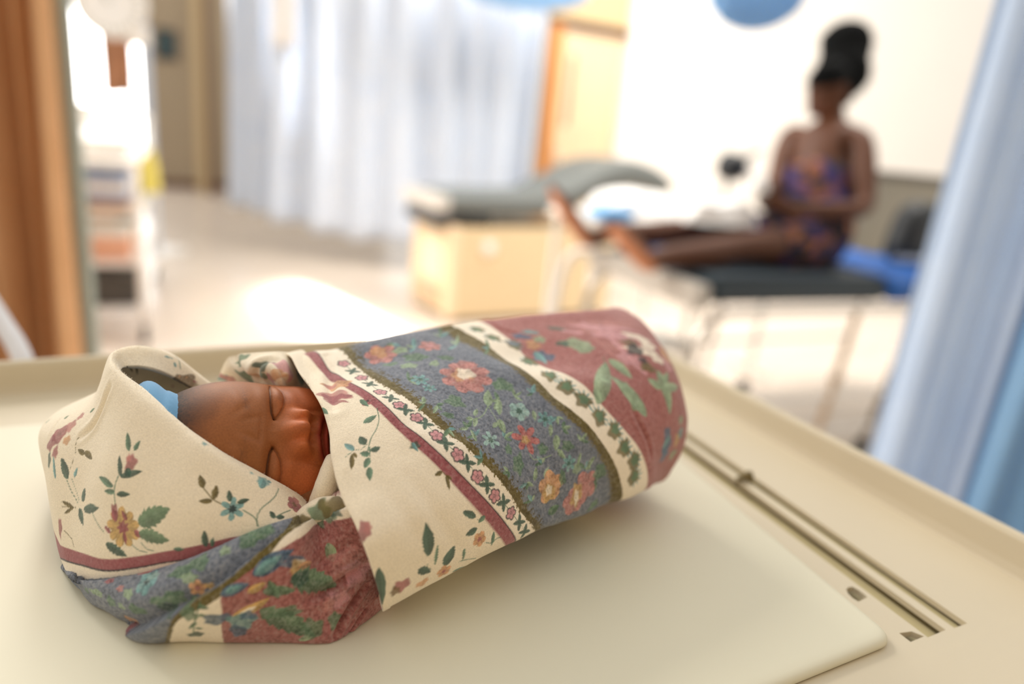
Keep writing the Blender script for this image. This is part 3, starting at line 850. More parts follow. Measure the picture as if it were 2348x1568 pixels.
for s, w in (('n', 1), ('f', 1)):
    jn(s+'s', .058, 'upch'); jn(s+'am', .056, s+'s', (J[s+'s']+J[s+'e'])/2); jn(s+'e', .047, s+'am')
    wk = 'nw' if s == 'n' else 'fwr'
    jn(wk, .027, s+'e'); jn(s+'h', (.034, .018), wk)
    d = J[s+'h']-J[wk]; d /= np.linalg.norm(d); sd = np.cross(d, [0, 0, 1]); sd /= np.linalg.norm(sd); up = np.cross(sd, d)
    for q, (o_, L, r) in enumerate(((-.026, .070, .0085), (-.009, .082, .009), (.009, .078, .009), (.025, .062, .008))):
        b = J[s+'h']+up*o_+d*.022
        jn(s+'f%d' % q, r, s+'h', b); jn(s+'g%d' % q, r*.95, s+'f%d' % q, b+d*L*.5-sd*.010); jn(s+'t%d' % q, r*.8, s+'g%d' % q, b+d*L*.8-sd*.034)
    b = J[s+'h']+up*.034-d*.012
    jn(s+'th0', .011, s+'h', b); jn(s+'th1', .0095, s+'th0', b+up*.022+d*.026-sd*.012)
for s in ('n', 'f'):
    jn(s+'hip', .098, 'pel'); jn(s+'thm', .082, s+'hip', (J[s+'hip']+J[s+'k'])/2+np.array([0, 0, .015])); jn(s+'k', .058, s+'thm')
    jn(s+'calf', .064, s+'k', J[s+'k']*.62+J[s+'a']*.38-np.array([0, 0, .010])); jn(s+'a', .042, s+'calf'); jn(s+'heel', .050, s+'a')
    jn(s+'ball', (.058, .040), s+'heel'); jn(s+'toe', (.046, .024), s+'ball')
    d = J[s+'toe']-J[s+'ball']; d /= np.linalg.norm(d); sd = np.cross(d, J[s+'a']-J[s+'k']); sd /= np.linalg.norm(sd)
    for q in range(5):
        b = J[s+'toe']+sd*(q-2)*.019*(1 if s == 'n' else -1)+d*.014
        jn(s+'to%d' % q, (.0125, .0105, .0105, .010, .0095)[q], s+'toe', b); jn(s+'tt%d' % q, (.011, .009, .009, .0085, .008)[q], s+'to%d' % q, b+d*(.030, .031, .028, .025, .020)[q])
me_body = skinned(V_, E_, Rr, 2, 0)
bm = bmesh.new(); bm.from_mesh(me_body); bmesh.ops.triangulate(bm, faces=bm.faces); bm.verts.index_update()
Vb = np.array([v.co[:] for v in bm.verts]); Fb = np.array([[v.index for v in f.verts] for f in bm.faces]); bm.free()
Dw, Fw = ico_dirs(6)
Pw, fw_ = sculpt(Dw)
cw = skin_colours(Pw, Dw, fw_, (90, 54, 34), (108, 64, 42), (18, 16, 16), (104, 50, 46), 3)
WY = np.array([-.80, -.44, -.40]); WY /= np.linalg.norm(WY)
WX = np.cross(WY, [0.10, .02, 1]); WX /= np.linalg.norm(WX); WZ = np.cross(WX, WY)
HW = np.array((1.3037, 3.3084, 1.5561))
Vw = HW+(Pw[:, :1]*1.86)*WX+(Pw[:, 1:2]*1.90)*WY+(Pw[:, 2:3]*2.05)*WZ
wom = mesh_from('woman', np.concatenate([Vb, Vw]), np.concatenate([Fb, Fw+len(Vb)]), skin_material('adult_skin', .5, .05), None, np.concatenate([np.tile(lin((90, 54, 34)), (len(Vb), 1))*(1+.0*Vb[:, :1]), cw]))
tag(wom, 'person in purple patterned strapless dress and tall black head wrap, seated on the bed', 'person')
# soles are paler
ca = wom.data.color_attributes['Col']
cc_ = np.empty(len(wom.data.vertices)*4, np.float32); ca.data.foreach_get('color', cc_); cc_ = cc_.reshape(-1, 4)
for s in ('n', 'f'):
    a, b = J[s+'heel'], J[s+'toe']; ax = b-a; L = np.linalg.norm(ax); ax /= L
    leg = J[s+'k']-J[s+'a']; leg /= np.linalg.norm(leg); so = -(leg-ax*(leg@ax)); so /= np.linalg.norm(so)
    allV = np.concatenate([Vb, Vw]); q = allV-a
    w = smooth(.0, .018, q@so)*smooth(-.05, -.02, q@ax)*smooth(L+.09, L+.06, q@ax)*(np.linalg.norm(q-(q@ax)[:, None]*ax, axis=1) < .07)
    cc_[:, :3] = cc_[:, :3]*(1-w[:, None])+w[:, None]*lin((206, 140, 104))
ca.data.foreach_set('color', cc_.ravel())
# head wrap
def wrap_mat():
    return mat('headwrap_black', (7, 8, 8), rough=.9, spec=.1, bump=.5, bscale=60, bdist=.006)
ax0 = np.array((1.3819, 3.3658, 1.5390)); ax1 = np.array((1.4003, 3.4874, 1.8379)); axd = ax1-ax0; Lh = np.linalg.norm(axd); axd /= Lh
ux = np.cross(axd, [0, 1, 0]); ux /= np.linalg.norm(ux); uy = np.cross(axd, ux)
prof = [(.0, -.01), (.06, .0), (.094, .035), (.108, .075), (.106, .115), (.099, .15), (.099, .19), (.104, .225), (.102, .26), (.088, .285), (.05, .30), (0, .303)]
G = []
for r, h in prof:
    row = []
    for k in range(36):
        a = 2*PI*k/36
        back = .018*max(0, math.cos(a))*(h < .13)
        row.append(ax0+axd*(h*Lh/.30)+(ux*math.cos(a)+uy*math.sin(a))*(r*1.10+.004*math.sin(a*3+h*60)))
    G.append(row)
G = np.array(G); nG = G.shape[0]*36
iG = np.arange(nG).reshape(-1, 36); iG = np.concatenate([iG, iG[:, :1]], 1)
fG = np.concatenate([np.stack([iG[:-1, :-1], iG[1:, :-1], iG[1:, 1:]], -1).reshape(-1, 3), np.stack([iG[:-1, :-1], iG[1:, 1:], iG[:-1, 1:]], -1).reshape(-1, 3)])
# cloth band over the crown and the back of the head
inb = np.maximum(smooth(.012, .016, Pw[:, 2]-.10*Pw[:, 1]), smooth(-.002, -.006, Pw[:, 1]+.25*Pw[:, 2]+.006)*smooth(-.040, -.034, Pw[:, 2]))
Pb = Pw*np.array([1.86, 1.90, 2.05])+Dw*(-.004+.014*inb+.003*np.sin(Pw[:, 2:3]*420).ravel()*inb)[:, None]
Vband = HW+Pb[:, :1]*WX+Pb[:, 1:2]*WY+Pb[:, 2:3]*WZ
kf = Fw[(inb > .02)[Fw].any(1)]
hw = mesh_from('head_wrap', np.concatenate([G.reshape(-1, 3), Vband]), np.concatenate([fG, kf+nG]), wrap_mat(), wom)
# dress
def dress_mat():
    m = bpy.data.materials.new('dress_print'); m.use_nodes = True
    nt = m.node_tree; p = nt.nodes['Principled BSDF']; N = nt.nodes.new
    tc = N('ShaderNodeTexCoord'); v = N('ShaderNodeTexVoronoi'); v.inputs['Scale'].default_value = 22
    nz = N('ShaderNodeTexNoise'); nz.inputs['Scale'].default_value = 14
    va = N('ShaderNodeVectorMath'); va.operation = 'MULTIPLY_ADD'; va.inputs[1].default_value = (.12, .12, .12)
    nt.links.new(tc.outputs['Object'], nz.inputs['Vector']); nt.links.new(nz.outputs['Color'], va.inputs[0]); nt.links.new(tc.outputs['Object'], va.inputs[2])
    nt.links.new(va.outputs[0], v.inputs['Vector'])
    s = N('ShaderNodeSeparateColor'); nt.links.new(v.outputs['Color'], s.inputs[0])
    cr_ = N('ShaderNodeValToRGB'); cr_.color_ramp.interpolation = 'CONSTANT'
    els = [(0, (22, 16, 28)), (.22, (46, 34, 92)), (.42, (120, 70, 44)), (.56, (28, 20, 26)), (.70, (84, 48, 70)), (.84, (150, 96, 60)), (.92, (26, 18, 46))]
    cr_.color_ramp.elements[0].color = srgb(*els[0][1]); cr_.color_ramp.elements[1].position = els[1][0]; cr_.color_ramp.elements[1].color = srgb(*els[1][1])
    for pos, c in els[2:]:
        e = cr_.color_ramp.elements.new(pos); e.color = srgb(*c)
    nt.links.new(s.outputs[0], cr_.inputs['Fac']); nt.links.new(cr_.outputs['Color'], p.inputs['Base Color'])
    p.inputs['Roughness'].default_value = .85
    return m
dv = [J['chest']+np.array([0, 0, .03]), (J['chest']+J['belly'])/2, J['belly'], J['pel'], J['nhip'], J['nhip']*.32+J['nk']*.68+np.array([0, 0, .015]), J['fhip'], (J['fhip']+J['fk'])/2+np.array([0, 0, .015]), J['fhip']*.2+J['fk']*.8]
de = [(0, 1), (1, 2), (2, 3), (3, 4), (4, 5), (3, 6), (6, 7), (7, 8)]
drs = skinned(dv, de, [.156, .165, .168, .162, .122, .088, .118, .100, .080], 2, 3)
drs.materials.clear(); drs.materials.append(dress_mat())
dress = link('dress', drs, wom)
# cloth on the lap and tissue in the hands
heap('lap_cloth', tuple(np.array((0.8229, 2.9468, 0.9468))), BR, .36, .20, .105, M_linen, 'crumpled white cloth lying across the woman\'s thighs', 'cloth', 5, .12)
heap('tissue', tuple(np.array((0.9283, 2.8457, 1.0963))), BR, .085, .07, .065, M_linen, 'small white tissue held in the woman\'s hands', 'tissue', 9, .12)

# ================================================================ the cot (weighing tray) in front
M_tray = mat('tray_enamel', (211, 199, 174), rough=.42, noise=.04, nscale=14, bump=.05, bscale=500, bdist=.0005)
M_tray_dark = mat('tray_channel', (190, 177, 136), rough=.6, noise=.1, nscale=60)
M_pad = mat('pad_vinyl', (223, 218, 195), rough=.5, noise=.03, nscale=9, bump=.08, bscale=60, bdist=.001)
M_clip = mat('clip_brass', (112, 96, 52), rough=.5, noise=.2, nscale=300)
M_steel = mat('steel', (205, 203, 198), rough=.28, metal=.85)
M_rubber = mat('rubber', (38, 37, 36), rough=.7)

TF = np.array([math.cos(math.radians(114.3)), math.sin(math.radians(114.3))])   # away along the right edge
TC = np.array([math.cos(math.radians(29.0)), math.sin(math.radians(29.0))])     # across, to the right
TO = np.array([0.2885, 0.3662])                                                  # near right corner of the wide slot
def tp(c, f): return tuple(TO+TC*c+TF*f)
cot = tag(empty('infant_cot', (0.0, 0.62, 0)), 'cream enamelled baby cot tray under the swaddled baby, low raised walls and two slots', 'cot')
CL = (0.0, 0.62)
def loc2(pts): return [(x-CL[0], y-CL[1]) for x, y in pts]

RW0 = np.array([0.383, 0.431]); RWd = np.array([-.4535, .8913])
BW0 = np.array([-0.458, 0.566]); BWd = np.array([.8472, .5313])
A_ = np.stack([RWd, -BWd], 1); tt_ = np.linalg.solve(A_, BW0-RW0)
CORN = RW0+RWd*tt_[0]
near_r = RW0-RWd*.30
far_l = BW0-BWd*.42
near_l = far_l+(near_r-CORN)
floor_poly = [tuple(near_r), tuple(CORN), tuple(far_l), tuple(near_l)]
slot_a = [tp(-.0175, 0), tp(.0012, 0), tp(.0008, .50), tp(-.0155, .50)]
slot_b = [tp(.0088, -.001), tp(.0222, -.0015), tp(.0205, .50), tp(.0105, .50)]
hole = [(0.2407, 0.3987), (0.2436, 0.4019), (0.2471, 0.4029), (0.2496, 0.4001), (0.2514, 0.3962), (0.2524, 0.3928), (0.2436, 0.3869), (0.2413, 0.3901), (0.2403, 0.3945)]
gapc = [tp(-.0325, .0015), tp(-.0190, .0015), tp(-.0230, .0075), tp(-.0325, .0095)]
bm = bmesh.new()
plate(bm, loc2(floor_poly), [loc2(slot_a), loc2(slot_b), loc2(hole), loc2(gapc)], .9462, .950)
obj('tray_floor', bm, M_tray, cot)
bm = bmesh.new()
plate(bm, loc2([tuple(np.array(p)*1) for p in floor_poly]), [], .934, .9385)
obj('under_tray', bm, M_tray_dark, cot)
# inner rail lying in the wide slot, the near end plate, the clip
def strip(name, c0, c1, f0, f1, z0, z1, material):
    bm = bmesh.new(); plate(bm, loc2([tp(c0, f0), tp(c1, f0), tp(c1, f1), tp(c0, f1)]), [], z0, z1)
    return obj(name, bm, material, cot)
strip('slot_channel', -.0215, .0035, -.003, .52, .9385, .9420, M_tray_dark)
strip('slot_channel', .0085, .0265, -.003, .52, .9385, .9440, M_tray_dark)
strip('end_plate', -.62, .10, -.30, -.0125, .9502, .9511, M_tray)
bm = bmesh.new()
def rodp(c, f, z): x, y = tp(c, f); return (x-CL[0], y-CL[1], z)
add_tube(bm, [rodp(.0, .195, .952), rodp(.0075, .193, .9535), rodp(.0155, .192, .952)], [.0018, .0030, .0022], 8, 4)
add_tube(bm, [rodp(.0115, .188, .950), rodp(.0120, .193, .956), rodp(.0125, .199, .9505)], [.0022, .0032, .002], 8, 4)
add_tube(bm, [rodp(-.004, .190, .9505), rodp(.0, .193, .953), rodp(.003, .1955, .951)], [.0012, .0022, .0016], 8, 4)
obj('retaining_clip', bm, M_clip, cot, True)

def wall_piece(name, p0, p1, outw, h=.0305, th=.0055, ext=0.0):
    """raised tray wall with a rolled top edge, from p0 to p1"""
    p0, p1 = np.array(p0), np.array(p1); o = np.array(outw)
    prof = [(0, .946), (.0035, .9515), (.0052, .958), (.0062, .950+h-.004), (.0078, .950+h-.001), (.0105, .950+h), (.0135, .950+h-.001), (.0148, .950+h-.004), (.0148, .905), (.0118, .902), (.0100, .946)]
    bm = bmesh.new()
    a = [bm.verts.new((*(p0+o*(d-.0052)-np.array(CL)), z)) for d, z in prof]
    b = [bm.verts.new((*(p1+o*(d-.0052)-np.array(CL)), z)) for d, z in prof]
    n = len(prof)
    for k in range(n): bm.faces.new((a[k], a[(k+1) % n], b[(k+1) % n], b[k]))
    bm.faces.new(a[::-1]); bm.faces.new(b)
    return obj(name, bm, M_tray, cot, False)
wr = np.array([.8913, .4535]); wb = np.array([-.5313, .8472])
wall_piece('side_wall', near_r, CORN+RWd*.010, wr)
wall_piece('back_wall', CORN+BWd*.010, far_l, wb)
wall_piece('side_wall', far_l, near_l, -wr)
# pedestal under the tray
bm = bmesh.new(); box(bm, -.20, .12, -.20, .10, .16, .934, bev=.01)
obj('pedestal', bm, M_tray, cot)
bm = bmesh.new(); box(bm, -.34, .26, -.30, .20, .07, .16, bev=.02)
obj('base', bm, M_tray, cot)
for cx in (-.28, .20):
    for cy in (-.24, .14):
        bm = bmesh.new(); lathe(bm, [(.0, -.02), (.035, -.02), (.04, 0), (.035, .02), (.0, .02)], 16, Matrix.Translation((cx, cy, .040))@Matrix.Rotation(PI/2, 4, 'X'))
        add_tube(bm, [(cx, cy, .04), (cx, cy, .08)], .012, 8)
        obj('caster', bm, M_rubber, cot, True)

# foam pad on the tray
def rounded(poly, rad, seg=8):
    out = []; n = len(poly)
    for k in range(n):
        p, a, b = np.array(poly[k]), np.array(poly[k-1]), np.array(poly[(k+1) % n])
        da, db = (a-p)/np.linalg.norm(a-p), (b-p)/np.linalg.norm(b-p)
        r = rad[k] if hasattr(rad, '__len__') else rad
        s, e = p+da*r, p+db*r
        for i in range(seg+1):
            t = i/seg; out.append(tuple((1-t)**2*s+2*t*(1-t)*p+t*t*e))
    return out
pc = np.array([0.2468, 0.3468])
pad_poly = [tuple(pc), (0.1708, 0.5415), tuple(np.array([0.10, 0.745])), (-.405, .496), (-.56, .40), tuple(pc-TC*.62)]
ring = rounded(pad_poly, [.013, .002, .03, .012, .03, .02])
bm = bmesh.new()
cxy = np.mean(np.array(ring), 0)
def inset(R, d):
    R = np.array(R); n = len(R); out = []
    for k in range(n):
        t = R[(k+1) % n]-R[k-1]; t = t/(np.linalg.norm(t)+1e-9)
        out.append(R[k]+np.array([-t[1], t[0]])*d)
    return np.array(out)
prof = [(.0012, .9503), (.0, .9522), (.0006, .9544), (.0022, .9560), (.0050, .9568), (.0085, .9570)]
rows = []
for d, z in prof:
    r = inset(ring, d)
    rows.append([bm.verts.new((x-CL[0], y-CL[1], z)) for x, y in r])
n = len(ring)
for i in range(len(rows)-1):
    for j in range(n): bm.faces.new((rows[i][j], rows[i][(j+1) % n], rows[i+1][(j+1) % n], rows[i+1][j]))
bm.faces.new(rows[-1])
pad = obj('foam_pad', bm, M_pad, None, True)
pad.location = (CL[0], CL[1], 0)
tag(pad, 'pale yellow vinyl pad with a rounded corner, lying in the cot under the baby', 'mattress pad')

# ================================================================ printed flannel: swaddling blanket
BODY = np.array([-1674,4550,9575,-1767,4650,9974,-1702,4599,10335,-1535,4452,10582,-1385,4328,10687,-1232,4093,10645,-1095,3890,10604,-986,3728,10549,-907,3583,10483,-857,3452,10411,-803,3334,10341,-738,3228,10276,-655,3138,10221,-590,3064,10151,-544,3050,10038,-519,3027,9915,-502,3043,9757,-643,3413,9660,-843,3806,9575,-1735,4485,9575,-1822,4567,9982,-1750,4498,10349,-1577,4333,10601,-1419,4181,10716,-1259,3920,10687,-1124,3719,10648,-1018,3559,10595,-941,3417,10532,-892,3288,10462,-839,3173,10395,-775,3070,10333,-695,2983,10279,-633,2911,10210,-588,2900,10099,-552,2920,9961,-523,2978,9786,-660,3358,9682,-856,3762,9575,-1657,4525,9575,-1744,4608,9973,-1672,4539,10332,-1499,4373,10578,-1340,4222,10690,-1164,3992,10676,-995,3807,10677,-840,3664,10677,-710,3545,10650,-596,3447,10606,-488,3373,10558,-384,3320,10503,-287,3285,10435,-196,3271,10351,-106,3289,10246,-15,3337,10118,75,3418,9958,-82,3776,9772,-296,4160,9575,-1603,4554,9575,-1689,4637,9980,-1617,4568,10344,-1445,4402,10594,-1286,4250,10708,-1117,4015,10688,-946,3827,10693,-790,3680,10695,-661,3559,10667,-549,3463,10621,-435,3396,10580,-331,3349,10521,-233,3324,10450,-138,3322,10362,-44,3343,10258,50,3392,10128,136,3472,9962,-55,3794,9774,-299,4147,9575,-1468,4619,9575,-1554,4702,9984,-1482,4633,10352,-1309,4467,10605,-1151,4315,10720,-983,4095,10706,-828,3910,10694,-680,3767,10692,-543,3655,10681,-431,3562,10638,-326,3494,10589,-215,3453,10541,-116,3430,10470,-19,3431,10382,69,3452,10269,150,3501,10127,248,3585,9968,23,3870,9777,-250,4191,9575,-1403,4650,9575,-1490,4733,9991,-1418,4664,10365,-1245,4498,10622,-1086,4346,10739,-947,4124,10703,-785,3946,10706,-637,3805,10703,-506,3690,10685,-392,3598,10644,-285,3531,10594,-176,3490,10544,-77,3467,10472,20,3468,10384,110,3491,10272,189,3540,10127,285,3623,9966,26,3872,9776,-276,4161,9575,-1061,4856,9575,-1147,4939,10015,-1075,4870,10411,-903,4704,10684,-744,4552,10807,-589,4358,10801,-455,4186,10778,-337,4041,10743,-233,3921,10695,-129,3827,10646,-27,3758,10594,69,3711,10529,165,3688,10454,262,3690,10364,356,3717,10253,443,3770,10112,527,3850,9941,263,4093,9763,-44,4378,9575,-835,5118,9575,-921,5201,10017,-849,5132,10415,-676,4966,10688,-518,4814,10813,-359,4631,10807,-212,4470,10797,-78,4331,10774,53,4218,10753,165,4122,10705,270,4047,10643,383,4000,10584,492,3977,10509,595,3978,10409,687,4001,10280,766,4049,10120,804,4121,9926,534,4358,9755,223,4639,9575,-790,5140,9575,-876,5222,10020,-804,5153,10421,-631,4988,10696,-473,4836,10821,-314,4655,10821,-173,4491,10802,-47,4349,10767,79,4234,10742,195,4139,10700,299,4065,10638,412,4019,10583,521,3996,10508,622,3996,10406,717,4020,10280,797,4069,10122,844,4141,9929,570,4373,9757,254,4649,9575,-600,5303,9575,-686,5386,10024,-614,5317,10427,-442,5151,10705,-283,5000,10831,-128,4820,10829,1,4651,10793,112,4502,10740,238,4386,10718,371,4303,10718,492,4235,10680,592,4182,10603,695,4157,10516,803,4160,10415,909,4186,10293,992,4234,10134,1029,4305,9939,749,4532,9762,429,4803,9575,-12,5531,9575,-90,5606,10042,-25,5543,10462,130,5394,10750,273,5258,10881,386,5071,10858,490,4901,10829,580,4751,10785,668,4624,10737,755,4522,10685,842,4447,10625,925,4396,10548,1004,4371,10455,1073,4371,10337,1114,4392,10196,1130,4438,10036,1125,4511,9858,784,4672,9720,411,4886,9575,406,5661,9575,317,5697,10047,391,5667,10470,570,5595,10761,733,5529,10894,840,5344,10884,930,5170,10857,1003,5012,10806,1070,4877,10747,1126,4765,10673,1180,4679,10590,1220,4619,10489,1248,4586,10373,1268,4579,10243,1268,4594,10100,1242,4636,9951,1213,4706,9787,851,4845,9683,461,5040,9575,512,5772,9575,415,5773,10029,495,5772,10437,689,5769,10717,866,5766,10844,982,5586,10862,1073,5407,10829,1142,5243,10771,1204,5099,10705,1252,4978,10624,1299,4884,10535,1337,4816,10431,1366,4773,10315,1378,4756,10184,1368,4760,10045,1335,4792,9899,1286,4854,9747,905,4971,9662,496,5146,9575,819,5490,9976,775,5491,10180,812,5490,10364,899,5489,10490,979,5488,10547,1031,5407,10555,1072,5326,10540,1102,5252,10514,1131,5187,10485,1152,5133,10448,1173,5091,10408,1191,5060,10362,1204,5041,10309,1209,5033,10250,1204,5035,10188,1189,5049,10122,1168,5077,10053,996,5129,10015,812,5209,9976,1031,5227,10298,1030,5227,10302,1030,5227,10306,1032,5227,10308,1034,5227,10309,1035,5225,10309,1036,5223,10309,1036,5222,10309,1037,5221,10308,1037,5219,10307,1038,5219,10307,1038,5218,10306,1038,5218,10305,1038,5217,10303,1038,5217,10302,1038,5218,10301,1038,5218,10299,1034,5219,10299,1030,5221,10298]).reshape((15,19,3))/1e4
HOOD = np.array([-969,3500,9988,-968,3461,9998,-940,3313,9999,-918,3201,9950,-921,3141,9826,-945,3108,9624,-1104,3379,10173,-1101,3340,10182,-1073,3199,10149,-1078,3099,10079,-1097,3055,9948,-1108,3019,9675,-1269,3299,10317,-1264,3260,10325,-1259,3127,10249,-1278,3028,10114,-1313,2997,9962,-1345,2975,9668,-1485,3259,10458,-1477,3219,10466,-1491,3091,10344,-1520,2997,10169,-1569,2966,9954,-1612,2955,9637,-1755,3344,10578,-1744,3304,10584,-1759,3162,10427,-1792,3052,10206,-1826,3004,9949,-1860,2984,9612,-1991,3482,10654,-1980,3424,10671,-1998,3269,10501,-2020,3136,10234,-2044,3060,9913,-2045,3042,9613,-2200,3636,10680,-2203,3580,10736,-2265,3476,10498,-2316,3343,10194,-2313,3213,9834,-2252,3142,9597,-2271,3735,10664,-2298,3716,10738,-2411,3656,10470,-2605,3550,10223,-2513,3388,9927,-2369,3232,9618,-2242,3790,10670,-2311,3840,10735,-2555,3936,10428,-2886,3853,10153,-2803,3744,9930,-2656,3574,9681,-2139,3854,10640,-2208,3941,10722,-2563,4149,10373,-2982,4276,10101,-3119,4311,9872,-2994,4136,9637,-2076,3937,10569,-2105,4024,10652,-2493,4342,10322,-2823,4559,10001,-2989,4645,9769,-2973,4598,9612,-1977,3985,10486,-1975,4043,10542,-2250,4426,10252,-2503,4744,9923,-2597,4846,9740,-2588,4821,9659,-1798,4034,10406,-1795,4061,10426,-1981,4407,10189,-2211,4836,9880,-2283,4952,9746,-2278,4937,9696]).reshape((13,6,3))/1e4
FOLD = np.array([-2475,3419,9575,-2434,3323,9575,-2439,3332,9575,-2443,3344,9575,-2444,3358,9575,-2442,3369,9575,-2440,3377,9575,-2482,3483,9575,-2175,3128,9633,-2123,3050,9722,-2102,3021,9716,-2089,3006,9693,-2085,3006,9654,-2090,3019,9612,-2103,3042,9575,-2175,3164,9575,-1901,3039,9738,-1856,2964,9837,-1829,2909,9822,-1823,2884,9779,-1839,2893,9711,-1870,2927,9641,-1911,2981,9575,-1979,3105,9575,-1551,3000,9879,-1517,2932,9999,-1504,2846,9967,-1521,2796,9898,-1573,2786,9791,-1641,2812,9681,-1717,2867,9575,-1780,2994,9575,-1266,3061,10003,-1241,2991,10119,-1234,2883,10074,-1249,2814,9983,-1287,2789,9848,-1335,2809,9709,-1389,2863,9575,-1439,2990,9575,-1073,3200,10052,-1054,3130,10167,-1017,3005,10137,-997,2915,10052,-996,2866,9903,-1014,2865,9739,-1043,2903,9575,-1079,3030,9575,-1021,3417,10001,-1006,3348,10117,-944,3203,10088,-885,3081,10009,-832,2987,9873,-800,2946,9723,-784,2949,9575,-809,3077,9575,-856,3306,10142,-844,3236,10254,-791,3168,10158,-739,3119,10023,-693,3092,9853,-665,3092,9702,-650,3113,9575,-669,3243,9575,-646,3173,10185,-638,3102,10296,-600,3140,10148,-565,3190,9976,-542,3250,9795,-538,3302,9662,-545,3344,9575,-558,3476,9575]).reshape((9,8,3))/1e4
RUFF = np.array([-1962,4290,10424,-1963,4293,10435,-1959,4297,10447,-1782,4222,10443,-1823,4199,10539,-1862,4241,10607,-1644,4146,10468,-1669,4071,10601,-1755,4195,10663,-1512,4060,10493,-1502,3963,10656,-1604,4146,10707,-1406,3961,10513,-1392,3921,10654,-1487,4150,10721,-1332,4029,10459,-1340,4120,10553,-1412,4354,10636,-1248,4085,10369,-1247,4212,10443,-1291,4430,10542]).reshape((7,3,3))/1e4
_p = 'cr 240 227 203 wh 244 232 212 mv 160 92 96 dk 62 56 58 ov 108 94 44 bl 118 125 138 rd 168 104 100 gr 92 126 104 dg 62 92 78 pg 150 172 138 gn 98 128 98 te 116 160 160 tl 152 184 178 pk 188 126 120 pl 208 150 154 rs 182 104 100 or 204 154 112 ye 198 162 100 br 112 88 56 bk 40 40 42 bt 76 106 132'.split()
PAL = {_p[i]: lin(tuple(map(int, _p[i+1:i+4]))) for i in range(0, len(_p), 4)}
